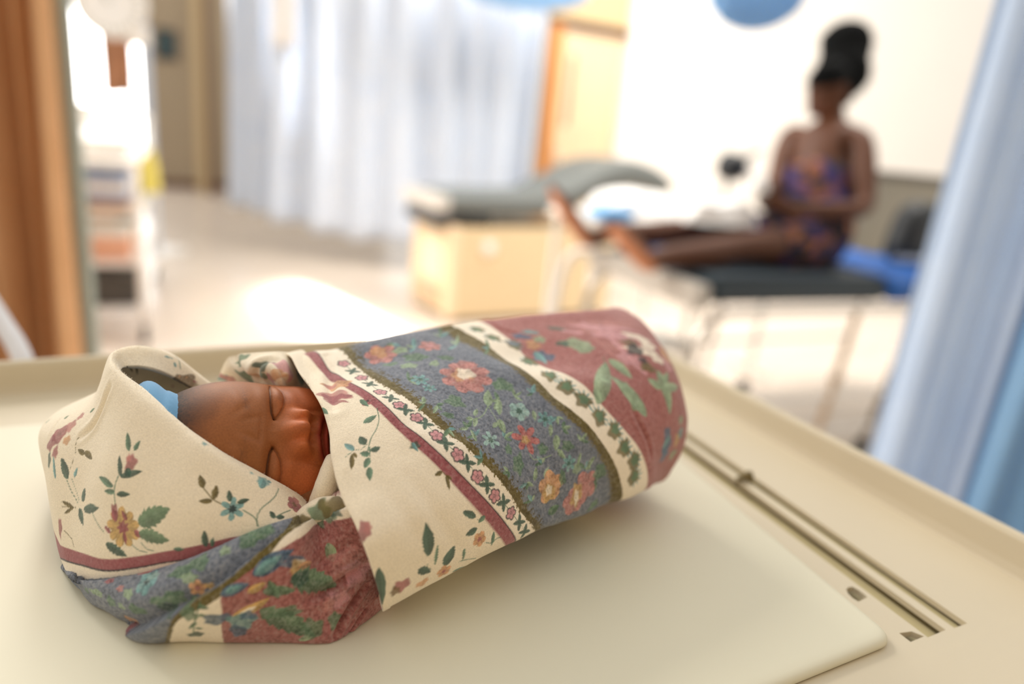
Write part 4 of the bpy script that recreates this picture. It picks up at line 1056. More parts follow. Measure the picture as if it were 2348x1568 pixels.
MOTIFS = '''BS -722,3562,10657,-693,3490,10624,-691,3424,10592,-706,3357,10558,-705,3260,10501 5.5 gr
BF -793,3621,10670 39 5 mv dk
BL -838,3640,10669,-772,3579,10656 29.7 gr
BL -771,3454,10605,-711,3516,10635 40.1 gr
BL -729,3321,10539,-766,3365,10564 47.5 dg
BL -776,3285,10520,-837,3317,10536 32.1 te
BL -691,3293,10520,-645,3323,10533 36.4 dg
BL -682,3250,10493,-960,4993,9575 42.9 gr
BL -691,3276,10510,-742,3271,10510 36.1 gr
BL -691,3259,10499,-697,3200,10465 35.8 gr
BL -676,3211,10470,-658,3145,10429 35.4 gr
BL -783,3263,10506,-765,3189,10459 29.4 ov
BL -778,3272,10512,-750,3249,10497 19.1 ov
BS -813,3249,10496,-776,3285,10520,-745,3292,10523,-718,3324,10540 4.3 gr
BP -990,3684,10660 87 54 pk
BP -1015,3657,10656 42 46 mv
BP -949,3663,10660 46 32 mv
BP -966,3615,10650 63 18 mv
BP -1013,3811,10674 84 46 or
BP -1057,3813,10669 36 29 pk
BL -1035,3565,10617,-979,3502,10613 24.8 gr
BP -466,3361,10547 26 22 dg
BL -485,3372,10556,-445,3335,10525 19.5 te
BL -301,3291,10448,-338,3259,10433 25.7 ov
BS -301,3291,10448,-279,3283,10428,-251,3281,10409 4.3 ov
BL -279,3283,10428,-251,3244,10367 23.5 ov
BL -275,3286,10429,-244,3283,10407 19.3 ov
BL -101,3279,10201,-173,3236,10251 43.3 dg
BL -53,3316,10189,-85,3285,10162 33.0 gr
BL -88,3278,10129,-148,3226,10117 41.4 dg
BS -121,3271,10228,-88,3286,10182,-112,3942,9704,-100,3815,9752 6.0 gr
BF -70,3285,10061 46 5 or mv
BS -36,3311,10027,1,3341,10008,26,3361,10026,50,3382,10023 5.6 gr
BL 4,3348,10075,-1,3341,9989 24.7 gr
BL -320,3076,10070,-350,3088,10257 66.5 dg
BL -241,3143,9970,-197,3181,10072 66.5 dg
BL -288,3104,10000,-286,3108,10123 21.1 gr
BS -323,3074,10075,-325,3074,10011,-321,3347,9780,-230,3154,9946,-153,3217,9960,-77,3292,9932 6.5 gr
BL -366,3041,10000,-303,3094,9960 52.5 dg
BL -145,3221,10037,-150,3220,9954 19.6 gr
BL -196,3205,9893,-132,3283,9883 31.0 gr
BF -438,3345,9747 71 5 mv or
BP -404,3308,9759 40 34 or
BF -241,3149,9930 43 5 or mv
BP -438,2990,9933 47 41 mv
BP -465,2973,9908 31 31 br
BP -343,3071,9900 42 23 or
BL -545,2902,10087,-530,2957,9829 56.7 dg
BP -635,2933,10272 34 49 mv
BP -619,2945,10285 20 30 pk
BP -653,2962,10227 20 24 pk
BV -1054,4093,10705,-972,4002,10699,-893,3907,10693,-822,3821,10693,-736,3718,10695,-664,3661,10689,-599,3601,10677,-561,3571,10664,-489,3532,10639,-435,3505,10620,-361,3443,10583,-306,3415,10556,-232,3386,10508,-174,3381,10468,-111,3366,10397,-58,3376,10348,-9,3383,10280,43,3412,10227,94,3442,10149,149,3481,10068,187,3513,9990
BL -804,4380,10786,-742,4345,10782 28.3 te
BL -804,4380,10786,-776,4281,10757 22.7 pg
BL -804,4380,10786,-843,4325,10765 30.9 gn
BL -641,4325,10789,-665,4269,10773 30.5 te
BL -641,4325,10789,-700,4361,10791 24.1 pg
BL -641,4325,10789,-673,4460,10814 32.5 te
BL -504,4592,10798,-570,4633,10810 24.0 pg
BL -504,4592,10798,-532,4785,10812 23.0 gn
BL -504,4592,10798,-458,4699,10811 28.5 te
BL -375,4479,10790,-423,4338,10793 29.9 te
BL -375,4479,10790,-431,4560,10791 31.9 pg
BL -375,4479,10790,-390,4659,10808 23.8 pg
BL -397,3673,10665,-359,3712,10667 25.7 gn
BL -397,3673,10665,-361,3637,10649 25.5 gn
BL -397,3673,10665,-404,3598,10646 25.3 pg
BL -598,3874,10719,-627,3993,10735 19.7 gn
BL -598,3874,10719,-557,3956,10734 22.0 gn
BL -598,3874,10719,-534,3833,10712 20.5 pg
BL -146,3550,10558,-196,3505,10558 22.6 gn
BL -146,3550,10558,-179,3576,10579 26.2 te
BL -146,3550,10558,-135,3609,10575 19.4 te
BL 14,3644,10520,5,3685,10546 25.8 te
BL 14,3644,10520,59,3711,10534 18.8 pg
BL 14,3644,10520,58,3654,10500 24.5 gn
BL -43,3880,10650,-65,3794,10620 24.2 pg
BL -43,3880,10650,-87,3860,10650 29.2 pg
BL -43,3880,10650,-77,3943,10682 27.0 gn
BL 164,4020,10666,122,3979,10659 20.1 gn
BL 164,4020,10666,120,4041,10688 22.7 te
BL 164,4020,10666,171,4096,10696 30.4 te
BL -198,3584,10589,-244,3543,10588 27.3 pg
BL -198,3584,10589,-234,3618,10612 27.5 gn
BL -198,3584,10589,-184,3655,10608 21.9 gn
BL 54,3498,10382,58,3476,10343 22.7 gn
BL 54,3498,10382,21,3465,10378 24.9 gn
BL 54,3498,10382,22,3491,10409 20.4 pg
BL 255,3683,10362,209,3641,10363 24.9 gn
BL 255,3683,10362,215,3679,10402 23.8 te
BL 255,3683,10362,267,3712,10388 19.1 pg
BL 365,3883,10503,376,3930,10538 28.5 gn
BL 365,3883,10503,419,3923,10506 26.0 pg
BL 365,3883,10503,403,3880,10471 25.9 gn
BL 493,3911,10424,459,3915,10465 27.5 pg
BL 493,3911,10424,521,3956,10460 20.1 pg
BL 493,3911,10424,544,3940,10409 23.8 gn
BL 170,3553,10287,212,3583,10258 25.6 pg
BL 170,3553,10287,173,3543,10247 24.4 gn
BL 170,3553,10287,124,3506,10277 21.9 te
BL 536,3875,10252,481,3847,10312 21.2 gn
BL 536,3875,10252,551,3900,10301 23.8 te
BL 536,3875,10252,585,3914,10246 21.4 pg
BL 639,3949,10100,612,3925,10064 23.1 gn
BL 639,3949,10100,580,3896,10129 21.7 gn
BL 639,3949,10100,610,3925,10171 28.2 gn
BL -98,3453,10476,-121,3402,10448 25.5 gn
BL -98,3453,10476,-147,3426,10488 22.2 te
BL -98,3453,10476,-118,3482,10510 17.9 te
BL -305,3520,10594,-266,3539,10592 27.1 te
BL -305,3520,10594,-269,3478,10569 21.3 pg
BL -305,3520,10594,-320,3450,10573 26.8 gn
BL -466,3668,10675,-492,3585,10657 19.5 gn
BL -466,3668,10675,-509,3671,10681 22.0 pg
BL -466,3668,10675,-486,3730,10690 28.0 pg
BL 51,3943,10659,33,4013,10694 19.9 pg
BL 51,3943,10659,92,4000,10676 21.2 pg
BL 51,3943,10659,101,3931,10641 23.5 pg
BL -153,4443,10793,-176,4323,10783 23.0 gn
BL -153,4443,10793,-203,4454,10795 32.9 te
BL -153,4443,10793,-185,4581,10817 22.2 gn
BL 324,3928,10561,371,3938,10547 21.2 pg
BL 324,3928,10561,334,3888,10526 24.8 pg
BL 324,3928,10561,276,3870,10541 19.8 te
BL 215,3569,10167,160,3517,10173 18.7 gn
BL 215,3569,10167,181,3543,10216 28.1 te
BL 215,3569,10167,225,3583,10203 24.7 pg
BF -844,4251,10739 111 6 pk or
BP -884,4291,10750 53 45 or
BF -543,4366,10803 78 6 pk pl
BF -265,4024,10731 168 8 pk pk
BP -287,4025,10734 68 75 or
BP -274,4048,10739 53 63 wh
BP -227,3956,10705 74 62 pk
BP -276,4172,10768 65 34 pk
BP -300,3761,10666 57 55 gn
BP -31,4010,10704 68 50 gn
BP -616,4195,10768 78 57 gn
BP -636,4075,10746 56 38 pg
BP -413,4213,10781 52 31 gn
BP -480,4123,10766 31 38 pg
BF -533,3896,10724 61 6 te dg
BF -464,3826,10706 43 6 te dg
BL -104,3812,10635,-117,3943,10688 56.1 pg
BL -31,3773,10602,-49,3907,10663 41.2 pg
BS -104,3812,10635,-128,3719,10611,-184,3655,10608,-218,3653,10618 7.1 pg
BL -176,3695,10618,-162,3759,10633 28.3 pg
BL -181,3668,10611,-216,3644,10615 30.2 pg
BL -161,3686,10610,-165,3603,10584 30.1 pg
BL -32,3740,10587,13,3669,10534 47.2 pg
BL -42,3715,10580,-55,3665,10563 30.5 pg
BS -104,3812,10635,-40,3722,10582,4,3679,10543 5.9 pg
BF 84,3850,10604 68 5 tl dg
BF 250,3878,10559 57 6 te dg
BF -63,3575,10529 60 6 tl dg
BF 422,3799,10318 56 6 te dg
BF 142,3714,10492 93 6 rs pk
BP 139,3708,10488 26 26 ye
BS 172,3659,10421,199,3656,10392,252,3696,10383,304,3742,10389 5.9 pg
BL 331,3838,10480,328,3773,10405 48.7 pg
BL 338,3785,10411,398,3793,10348 31.7 pg
BP 402,3837,10416 42 32 gn
BL 288,3868,10533,289,3806,10478 31.8 pg
BL 169,3893,10600,189,3838,10558 29.4 pg
BP 110,3570,10396 42 58 gn
BL 217,3597,10281,220,3643,10352 35.3 pg
BL 273,3654,10285,295,3698,10331 31.0 pg
BP 248,3728,10427 36 36 gn
BP -320,3618,10635 39 23 gn
BF 320,3673,10212 101 5 or ye
BP 339,3692,10220 72 60 or
BP 314,3661,10174 53 58 ye
BP 312,3662,10194 24 34 wh
BF 550,3869,10133 114 5 pk pk
BF 478,3796,10066 95 5 pk ye
BP 498,3820,10104 43 75 ye
BP 496,3816,10085 20 50 wh
BP 643,3956,10203 51 56 gn
BP 390,3744,10245 27 49 gn
BP 478,3830,10272 32 32 pg
BL 328,3657,10036,388,3716,10071 48.7 gn
BP 631,3954,9962 47 39 gn
BP -758,4114,10728 51 33 gn
BP -732,4297,10768 53 35 pg
BL 494,3876,10359,479,3834,10282 27.3 pg
BL 595,3939,10311,547,3882,10248 30.3 pg
BP 45,3593,10471 25 35 gn
BL -142,3512,10539,-182,3577,10581 25.0 pg
BG -250,4758,10836,-133,4643,10817,10,4619,10785,134,4442,10731,264,4249,10714,378,4176,10674,495,4127,10614,607,4087,10525,724,4103,10434,804,4100,10312,885,4143,10212,904,4152,10093
BP 6,4633,10789 51 34 bl
BP 225,4553,10740 79 62 bt
BL 168,4609,10759,253,4446,10720 61.4 te
BP 63,4763,10811 73 35 bt
BP 126,4843,10825 59 30 te
BP 150,4674,10782 49 57 or
BP 199,4756,10804 44 44 pg
BP 471,4771,10798 123 61 pg
BP 515,4703,10775 66 43 pg
BP 368,4742,10793 52 38 dg
BP 601,4993,10846 91 36 pk
BP 456,5112,10863 93 25 pk
BP 725,4966,10837 136 51 pl
BP 788,4827,10792 118 59 pk
BP 851,4703,10741 101 58 pl
BP 761,5100,10864 185 34 pl
BP 328,4958,10843 75 30 dg
BS 532,5133,10867,666,5009,10849,777,4846,10799,880,4676,10724,964,4621,10676 38.6 pl
BS 596,4895,10824,705,4749,10774,829,4618,10708 23.3 pk
BP 608,5067,10859 169 40 pl
BP 848,5000,10836 167 52 pl
BP 955,4836,10772 133 44 wh
BP 737,5168,10873 188 28 pk
BP 943,5027,10826 107 40 wh
BP 450,4939,10838 90 27 pl
BP 878,4896,10804 63 60 br
BP 906,4823,10777 65 65 bk
BP 959,4731,10731 38 38 bk
BP 992,4677,10696 61 43 ov
BP 1017,4959,10789 67 76 wh
BP 1081,4830,10726 59 59 wh
BP 1172,4992,10715 61 107 or
BP 1167,4858,10677 45 75 pl
BL 591,4155,10584,678,4606,10730 122.5 pg
BL 681,4372,10664,612,4400,10690 68.0 pg
BL 576,4246,10654,618,4178,10585 65.8 pg
BL 962,4334,10459,690,4459,10683 120.8 pg
BP 888,4345,10536 68 54 pg
BP 818,4412,10619 55 47 pg
BL 700,4653,10742,864,4527,10656 90.6 pg
BS 659,4662,10751,690,4493,10692,767,4359,10619,872,4309,10518 6.9 gn
BS 658,4567,10721,621,4221,10614 5.5 gn
BL 1065,4698,10678,1161,4502,10424 100.2 pg
BL 1087,4568,10587,984,4584,10649 71.0 pg
BL 1100,4578,10585,1250,4756,10552 72.5 pg
BL 1120,4633,10612,1152,4755,10650 49.3 pg
BP 1280,4621,10345 35 32 pg
BP 1163,4448,10234 57 113 bt
BP 1165,4457,10132 51 71 bt
BL 1133,4413,10199,1191,4483,10280 48.1 te
BP 1266,4574,10200 35 58 ye
BP 1261,4593,10075 44 44 pg
BP 1296,4618,10249 35 44 te
BC 860,4285,10505,921,4263,10410,980,4267,10313,1018,4270,10195 19 1.4
BC 612,4641,10750,660,4694,10761 11 0.4
BC -313,4997,10825,-239,5052,10828,-122,4871,10835,27,4795,10819 14 1.2
BC -1188,4177,10714,-1091,3916,10677,-1020,3706,10661,-955,3547,10633 27 2.0
BC -467,3208,10438,-369,3157,10361,-276,3140,10229,-184,3191,10048 42 0.8
BC -599,3175,10442,-481,3056,10334,-383,3038,10194 47 0.7
BC -780,3155,10434,-687,2995,10324,-623,2913,10248 30 0.7
BC -269,3310,10453,-148,3285,10314 32 0.5
BC 138,3489,10136,461,3842,9896,783,4083,9987 15 1.0
BC 258,3589,9985,406,3739,10132 24 0.6
BC 525,3975,10481,604,3962,10357,715,4011,10147 51 -0.6
BC -642,4576,10819,-464,4747,10820,-277,4905,10841 26 0.8
HL -2391,3364,10127,-2479,3452,10205 58.7 dg
HL -2496,3415,10088,-2554,3495,10190 25.2 te
HL -2343,3344,10151,-2331,3359,10208 28.9 te
HS -2416,3381,10131,-2353,3322,10080,-2284,3263,10049 5.6 gr
HS -2362,3351,10140,-2273,3259,10062 4.4 gr
HL -2241,3238,10070,-2237,3263,10145 45.8 dg
HL -2263,3241,10031,-2211,3178,9966 50.1 dg
HL -2222,3213,10043,-2089,3136,10111 49.3 dg
HL -2307,3265,10010,-2421,3335,9996 24.5 ov
HL -2312,3269,10010,-2390,3299,9947 22.2 ov
HS -2413,3322,9973,-2296,3260,10017 4.4 ov
HS -2139,3156,10064,-2086,3110,10033,-2030,3073,10009 5.3 gr
HL -1933,3195,10430,-1972,3259,10504 31.6 gr
HL -1907,3194,10438,-1886,3221,10485 27.3 gr
HP -1908,3162,10388 35 44 mv
HP -1927,3175,10401 17 21 pk
HL -1952,3137,10313,-1985,3196,10401 31.4 dg
HL -1956,3137,10311,-1832,3129,10359 35.3 dg
HL -1928,3149,10354,-1894,3124,10325 41.5 dg
HS -1968,3142,10310,-1985,3123,10245,-1969,3089,10162 7.3 gr
HL -1993,3129,10252,-2112,3206,10258 38.0 gr
HL -1979,3114,10229,-2054,3147,10211 31.4 gr
HL -1968,3107,10220,-1883,3087,10244 33.2 dg
HF -1910,3045,10070 108 9 ye mv
HP -1972,3081,10132 23 42 mv
HL -1954,3063,10089,-1986,3091,10147 45.8 mv
HL -1886,3049,10113,-1928,3071,10152 26.9 mv
HL -1838,3028,10072,-1792,3012,10046 35.0 mv
HL -1905,3039,10046,-1882,3022,9987 24.9 mv
HP -1911,3044,10064 27 19 mv
HL -1983,3057,10023,-2031,3081,10039 25.1 mv
HM -1817,3032,10113,-1641,3026,10226 102.3 gn
HM -1811,3021,10067,-1630,2984,10067 75.8 gn
HM -2011,3054,9958,-1873,3011,9926 54.2 dg
HS -1851,3017,9996,-1810,3005,9977,-1754,2992,9973 5.2 gr
HS -1792,3007,10019,-1760,2996,9995,-1717,2986,9990 5.1 gr
HL -1606,2975,10027,-1550,2973,10030 22.4 gr
HL -1494,3079,10329,-1524,3112,10382 32.8 ov
HL -1432,3061,10280,-1436,3103,10340 32.8 ov
HL -1437,3055,10274,-1502,3041,10274 28.5 ov
HS -1494,3079,10329,-1463,3068,10303,-1436,3059,10280,-1380,3060,10252 6.1 ov
HF -1340,3064,10233 62 6 te bk
HL -1357,3080,10265,-1376,3110,10315 28.9 dg
HL -1325,3090,10256,-1276,3125,10260 27.0 dg
HS -1292,3081,10222,-1235,3082,10185,-1209,3067,10145 6.2 gr
HS -1215,3067,10150,-1224,3091,10188,-1214,3124,10215,-1188,3171,10231,-1173,3216,10244,-1177,3266,10258 6.3 gr
HP -1244,3234,10310 36 28 te
HL -1244,3191,10292,-1252,3253,10317 42.6 te
HL -1234,3262,10303,-1213,3262,10287 23.7 te
HP -1305,3229,10357 11 9 te
HP -1548,3226,10502 15 13 te
HF -1086,3263,10174 52 5 mv br
HP -1088,3299,10176 29 22 pk
HL -1145,3121,10165,-1174,3135,10196 29.4 dg
HL -1138,3128,10166,-1103,3154,10156 25.3 dg
HS -1145,3125,10168,-1118,3163,10173,-1091,3207,10169 6.4 gr
HL -1050,3315,10131,-1034,3394,10095 20.1 te
HL -1444,2982,10054,-1453,2995,10140 36.6 dg
HL -1414,2987,10054,-1408,2994,10105 22.4 gr
HL -2298,3380,10300,-2212,3308,10298 39.6 ov
HL -2294,3370,10287,-2360,3417,10285 31.2 ov
HS -2379,3471,10345,-2383,3437,10292,-2370,3409,10258,-2386,3384,10183 4.5 ov
HP -2553,3560,10293 70 51 mv
HP -2605,3559,10237 47 51 mv
HP -2488,3564,10348 42 39 pk
HP -2472,3499,10292 34 27 or
HP -2540,3495,10210 30 35 mv
HP -2443,3594,10402 30 23 pk
HP -2588,3504,10148 21 46 dg
HL -2603,3675,10332,-2582,3695,10352 31.0 gn
HL -2364,3558,10452,-2318,3535,10492 22.9 gn
HP -2412,3288,9859 20 56 mv
HS -2374,3262,9862,-2303,3211,9852,-2277,3185,9821 5.5 ov
HL -2434,4152,10493,-2227,3824,10681 17.6 ov
HS -2261,3776,10669,-2451,4143,10481,-2470,4185,10437 5.1 br
HL -2436,4098,10528,-2232,3799,10670 17.4 ov
HS -2120,4065,10659,-2078,4030,10628,-2061,4006,10598 6.3 gr
HL -2095,4003,10635,-2079,3991,10608 17.6 te
HL -2145,3979,10678,-2107,4025,10653 15.0 te
HP -2023,3976,10525 76 45 br
HS -2277,4338,10358,-1979,4011,10518 13.2 mv
HS -2051,3971,10557,-2276,4409,10273 10.6 or
HS -2020,3998,10544,-2214,4388,10286 10.6 or
HP -2825,3842,10221 25 12 gn
HC -2188,3473,10661,-2238,3465,10528,-2281,3449,10434,-2361,3459,10348 20 2.2
HC -2650,3698,10308,-2628,3579,10236 17 0.8
FP -1186,3028,10135 82 51 gn
FP -1212,2969,10124 51 44 gn
FP -1312,2916,10079 30 24 pg
FP -1430,2884,10022 60 40 gn
FP -1509,2862,9976 60 36 gn
FP -1454,2827,9973 43 24 pg
FF -1695,2882,9888 66 5 te bk
FP -1672,2894,9911 40 20 tl
FF -1410,2796,9945 41 5 or mv
FP -1358,2799,9959 25 18 ye
FP -1521,2788,9878 59 39 gn
FP -1790,2878,9808 40 24 pg
FP -1605,2804,9845 39 24 gn
FP -2027,2972,9714 63 17 pg
FP -1911,2918,9720 41 25 gn
FP -1861,2914,9802 27 16 pk
FP -1949,2974,9795 35 15 mv
FP -1733,2843,9751 60 30 gn
FP -1558,2784,9819 59 26 dg
FP -2113,3021,9679 28 15 gn
FP -1829,2886,9730 31 18 pg
FP -1819,2906,9617 41 41 or
FP -1795,2901,9576 21 21 mv
FL -1143,2844,10020,-1003,2956,10099 69.7 bt
FL -1133,2847,10025,-1040,2916,10087 43.6 te
FP -976,2935,10045 70 30 bt
FP -952,2956,10024 37 22 wh
FP -968,2926,10022 34 34 ye
FL -963,2929,10015,-918,3009,10003 36.7 or
FM -982,2895,9991,-774,3028,9864 122.9 gn
FP -941,2925,9962 51 40 dg
FL -859,3128,10043,-815,3072,9970 57.1 pg
FP -753,3095,9975 85 63 pk
FP -699,3102,9901 75 64 pl
FP -782,3052,9915 42 32 pk
FP -719,3122,10009 43 43 pk
FL -1278,2798,9945,-1156,2829,9991 49.0 bt
FL -1257,2803,9956,-1185,2821,9981 29.4 te
FL -1164,2817,9947,-1083,2845,9987 43.3 ye
FL -1098,2832,9943,-957,2893,9918 59.8 gn
FL -1076,2849,9995,-1027,2851,9889 43.6 gn
FP -1305,2791,9797 69 43 bt
FL -1240,2802,9795,-1066,2838,9901 55.5 ye
FL -1209,2806,9807,-1127,2820,9866 27.7 wh
FP -1199,2815,9766 66 60 te
FP -1223,2830,9692 40 50 bt
FP -1165,2816,9805 40 28 bt
FM -1109,2826,9840,-861,2908,9632 131.8 gn
FP -1000,2862,9801 81 34 gn
FP -870,2906,9684 51 62 gn
FL -880,2904,9635,-941,2899,9605 41.3 pg
FP -774,2961,9700 31 52 gn
FP -771,3001,9804 63 42 pl
FP -808,2963,9793 31 41 pk
FP -723,3010,9569 43 28 mv
FS -1365,2783,9912,-1386,2777,9845,-1413,2785,9766,-1439,2812,9669 6.9 gn
FL -1376,2780,9892,-1327,2783,9881 23.5 gn
FL -1386,2777,9845,-1347,2782,9835 21.6 gn
FP -1418,2775,9853 33 45 gn
FL -1397,2781,9794,-1444,2791,9733 21.8 gn
FL -1416,2792,9736,-1381,2800,9722 21.9 gn
FP -1429,2813,9668 40 26 dg
FP -923,3230,10111 65 43 gn
FP -852,3208,10171 54 36 gn
FP -819,3196,10205 38 26 dg
FS -982,3211,10104,-905,3243,10144,-809,3198,10229 8.6 te
FC -2088,3038,9735,-1863,2973,9831,-1617,2914,9950 8 1.0
FC -906,2913,9855,-825,2985,9860,-725,3081,9899,-666,3135,9930 23 3.0
FC -769,2951,9608,-740,2990,9680,-695,3063,9754,-649,3129,9811 19 3.2
FC -717,3018,9570,-680,3058,9619,-642,3120,9665 11 2.0
FC -892,3026,9979,-819,3101,10011,-724,3136,10060 27 1.6'''
IMG_X = np.array(cr[:])

def uniform_params(ctrl, step, axis, dense=None):
    """parameters giving about `step` metres between samples along an axis of a control grid"""
    c = np.asarray(ctrl, float)
    if axis == 1: c = np.swapaxes(c, 0, 1)
    L = np.linalg.norm(np.diff(c, axis=0), axis=2)
    L = np.percentile(L, 75, axis=1)
    out = []
    for k in range(len(L)):
        s = step if dense is None or dense(k) else step*7
        n = max(2, int(math.ceil(L[k]/s)))
        out.append(k+np.arange(n)/n)
    return np.concatenate(out+[[len(L)]])

def sheet_p(ctrl, tu, tv):
    return np.swapaxes(chord(np.swapaxes(chord(ctrl, tu), 0, 1), tv), 0, 1)

class Cloth:
    def __init__(self, name, ctrl, step, dense_v=None, dense_u=None, centre=None):
        self.name = name
        self.tu, self.tv = uniform_params(ctrl, step, 0, dense_u), uniform_params(ctrl, step, 1, dense_v)
        self.G = sheet_p(ctrl, self.tu, self.tv)
        self.N = normals(self.G)
        c = self.G.mean((0, 1)) if centre is None else centre
        self.flip = ((self.G-c)*self.N).sum() < 0
        if self.flip: self.N = -self.N
        self.V = self.G.reshape(-1, 3).copy(); self.Nv = self.N.reshape(-1, 3)
        self.U = np.broadcast_to(self.tu[:, None], self.G.shape[:2]).ravel()
        self.W = np.broadcast_to(self.tv[None, :], self.G.shape[:2]).ravel()
        self.col = np.tile(PAL['cr'], (len(self.V), 1))
        self.disp = np.zeros(len(self.V))
        self.rough = np.zeros(len(self.V))
        self.fz = vnoise(self.V, 900, 3)*.6+vnoise(self.V, 2200, 5)*.4      # fine nap
        self.md = vnoise(self.V, 260, 8)
    def put(self, idx, a, color):
        if isinstance(color, str): color = PAL[color]
        a = np.clip(a, 0, 1)[:, None]
        self.col[idx] = self.col[idx]*(1-a)+a*color
    def near(self, lo, hi, pad):
        return np.where(((self.V > lo-pad) & (self.V < hi+pad)).all(1))[0]
    def frame(self, idx, c):
        k = idx[np.argmin(((self.V[idx]-c)**2).sum(1))]; n = self.Nv[k]
        e1 = IMG_X-n*(IMG_X@n); e1 /= np.linalg.norm(e1)
        e2 = np.cross(n, e1)
        if e2[2] > 0: e2 = -e2            # e2 points down the picture of the print
        return n, e1, e2
    def segs(self, idx, P):
        """distance to a 3D polyline, parameter 0..1, signed offset sign"""
        V = self.V[idx]; best = np.full(len(idx), 1e9); par = np.zeros(len(idx))
        P = np.array(P); n = len(P)-1
        for k in range(n):
            d = P[k+1]-P[k]; t = np.clip(((V-P[k])@d)/(d@d+1e-12), 0, 1)
            dist = np.linalg.norm(V-P[k]-t[:, None]*d, axis=1)
            mm = dist < best; best[mm] = dist[mm]; par[mm] = (k+t[mm])/n
        return best, par
    def leaf(self, p0, p1, w, c, serr=False):
        idx = self.near(np.minimum(p0, p1), np.maximum(p0, p1), w*.7+.001)
        if not len(idx): return
        n, _, _ = self.frame(idx, (p0+p1)/2)
        a = p1-p0; L = np.linalg.norm(a); a = a/L; s = np.cross(n, a)
        q = self.V[idx]-p0
        t = (q@a)/L; y = q@s; hgt = np.abs(q@n)
        tc = np.clip(t, 0, 1)
        pr = .5*w*np.clip(np.sin(PI*tc**.8), 0, 1)**.75
        if serr: pr = pr*(.80+.34*((tc*6) % 1))
        y = y+(self.md[idx]-.5)*.0006
        al = np.clip((pr-np.abs(y))/.00022+.5, 0, 1)*(t > 0)*(t < 1)*(hgt < .011+.3*w)
        base = PAL[c]
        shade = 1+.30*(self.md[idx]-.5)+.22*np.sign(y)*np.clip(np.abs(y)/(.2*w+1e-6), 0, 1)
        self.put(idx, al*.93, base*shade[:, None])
        rib = np.exp(-(y/.00022)**2)*(t > .08)*(t < .9)*al
        self.put(idx, rib*.45, base*.55)
    def stroke(self, P, w, c):
        P = crom(np.array(P), np.linspace(0, len(P)-1, (len(P)-1)*4+1)) if len(P) > 2 else np.array(P)
        idx = self.near(P.min(0), P.max(0), w+.001)
        if not len(idx): return
        d, t = self.segs(idx, P)
        al = np.clip((w*.5-d)/.00022+.5, 0, 1)
        self.put(idx, al*.9, PAL[c]*(1+.3*(self.md[idx]-.5))[:, None])
    def flower(self, c0, R, npet, c, cc):
        idx = self.near(c0, c0, R*1.05)
        if not len(idx): return
        n, e1, e2 = self.frame(idx, c0)
        q = self.V[idx]-c0; x, y = q@e1, q@e2; hgt = np.abs(q@n)
        r = np.hypot(x, y); th = np.arctan2(y, x)+(c0[0]*977 % 1)*6
        point = npet == 6 and cc in ('dg', 'bk', 'pk')
        lob = np.abs(np.cos(npet*th/2))
        lim = R*(.40+.60*lob**1.1) if point else R*(.70+.30*lob**.7)
        lim = lim*(1+.16*(self.md[idx]-.5))
        al = np.clip((lim-r)/.00025+.5, 0, 1)*(hgt < .010)
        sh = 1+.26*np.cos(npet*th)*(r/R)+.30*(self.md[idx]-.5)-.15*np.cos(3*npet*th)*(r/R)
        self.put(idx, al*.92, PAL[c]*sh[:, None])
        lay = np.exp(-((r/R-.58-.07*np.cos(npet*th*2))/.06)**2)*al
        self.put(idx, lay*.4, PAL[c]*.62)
        al2 = np.clip((R*.30*(1+.25*np.cos(7*th))-r)/.0003+.5, 0, 1)*(hgt < .010)
        self.put(idx, al2*.85, PAL[cc])
    def blob(self, c0, rx, ry, c):
        R = max(rx, ry)
        idx = self.near(c0, c0, R*1.3)
        if not len(idx): return
        n, e1, e2 = self.frame(idx, c0)
        q = self.V[idx]-c0; x, y = q@e1, q@e2; hgt = np.abs(q@n)
        th = np.arctan2(y/ry, x/rx)
        rr = np.hypot(x/rx, y/ry)*(1+.13*np.sin(5*th+c0[1]*911)+.10*np.sin(3*th+c0[0]*733))+(self.md[idx]-.5)*.32
        al = np.clip((1-rr)*R/.0012+.4, 0, 1)*(hgt < .012)
        sh = 1+.5*(self.md[idx]-.5)
        self.put(idx, al*.85, PAL[c]*sh[:, None])
    def crease(self, P, w, amp):
        P = crom(np.array(P), np.linspace(0, len(P)-1, (len(P)-1)*4+1)) if len(P) > 2 else np.array(P)
        idx = self.near(P.min(0), P.max(0), w*3.2)
        if not len(idx): return
        d, t = self.segs(idx, P)
        env = np.sin(PI*np.clip(t*.9+.05, 0, 1))**.5
        self.disp[idx] += -amp*env*(np.exp(-(d/w)**2)-.42*np.exp(-((d-1.9*w)/(1.1*w))**2))
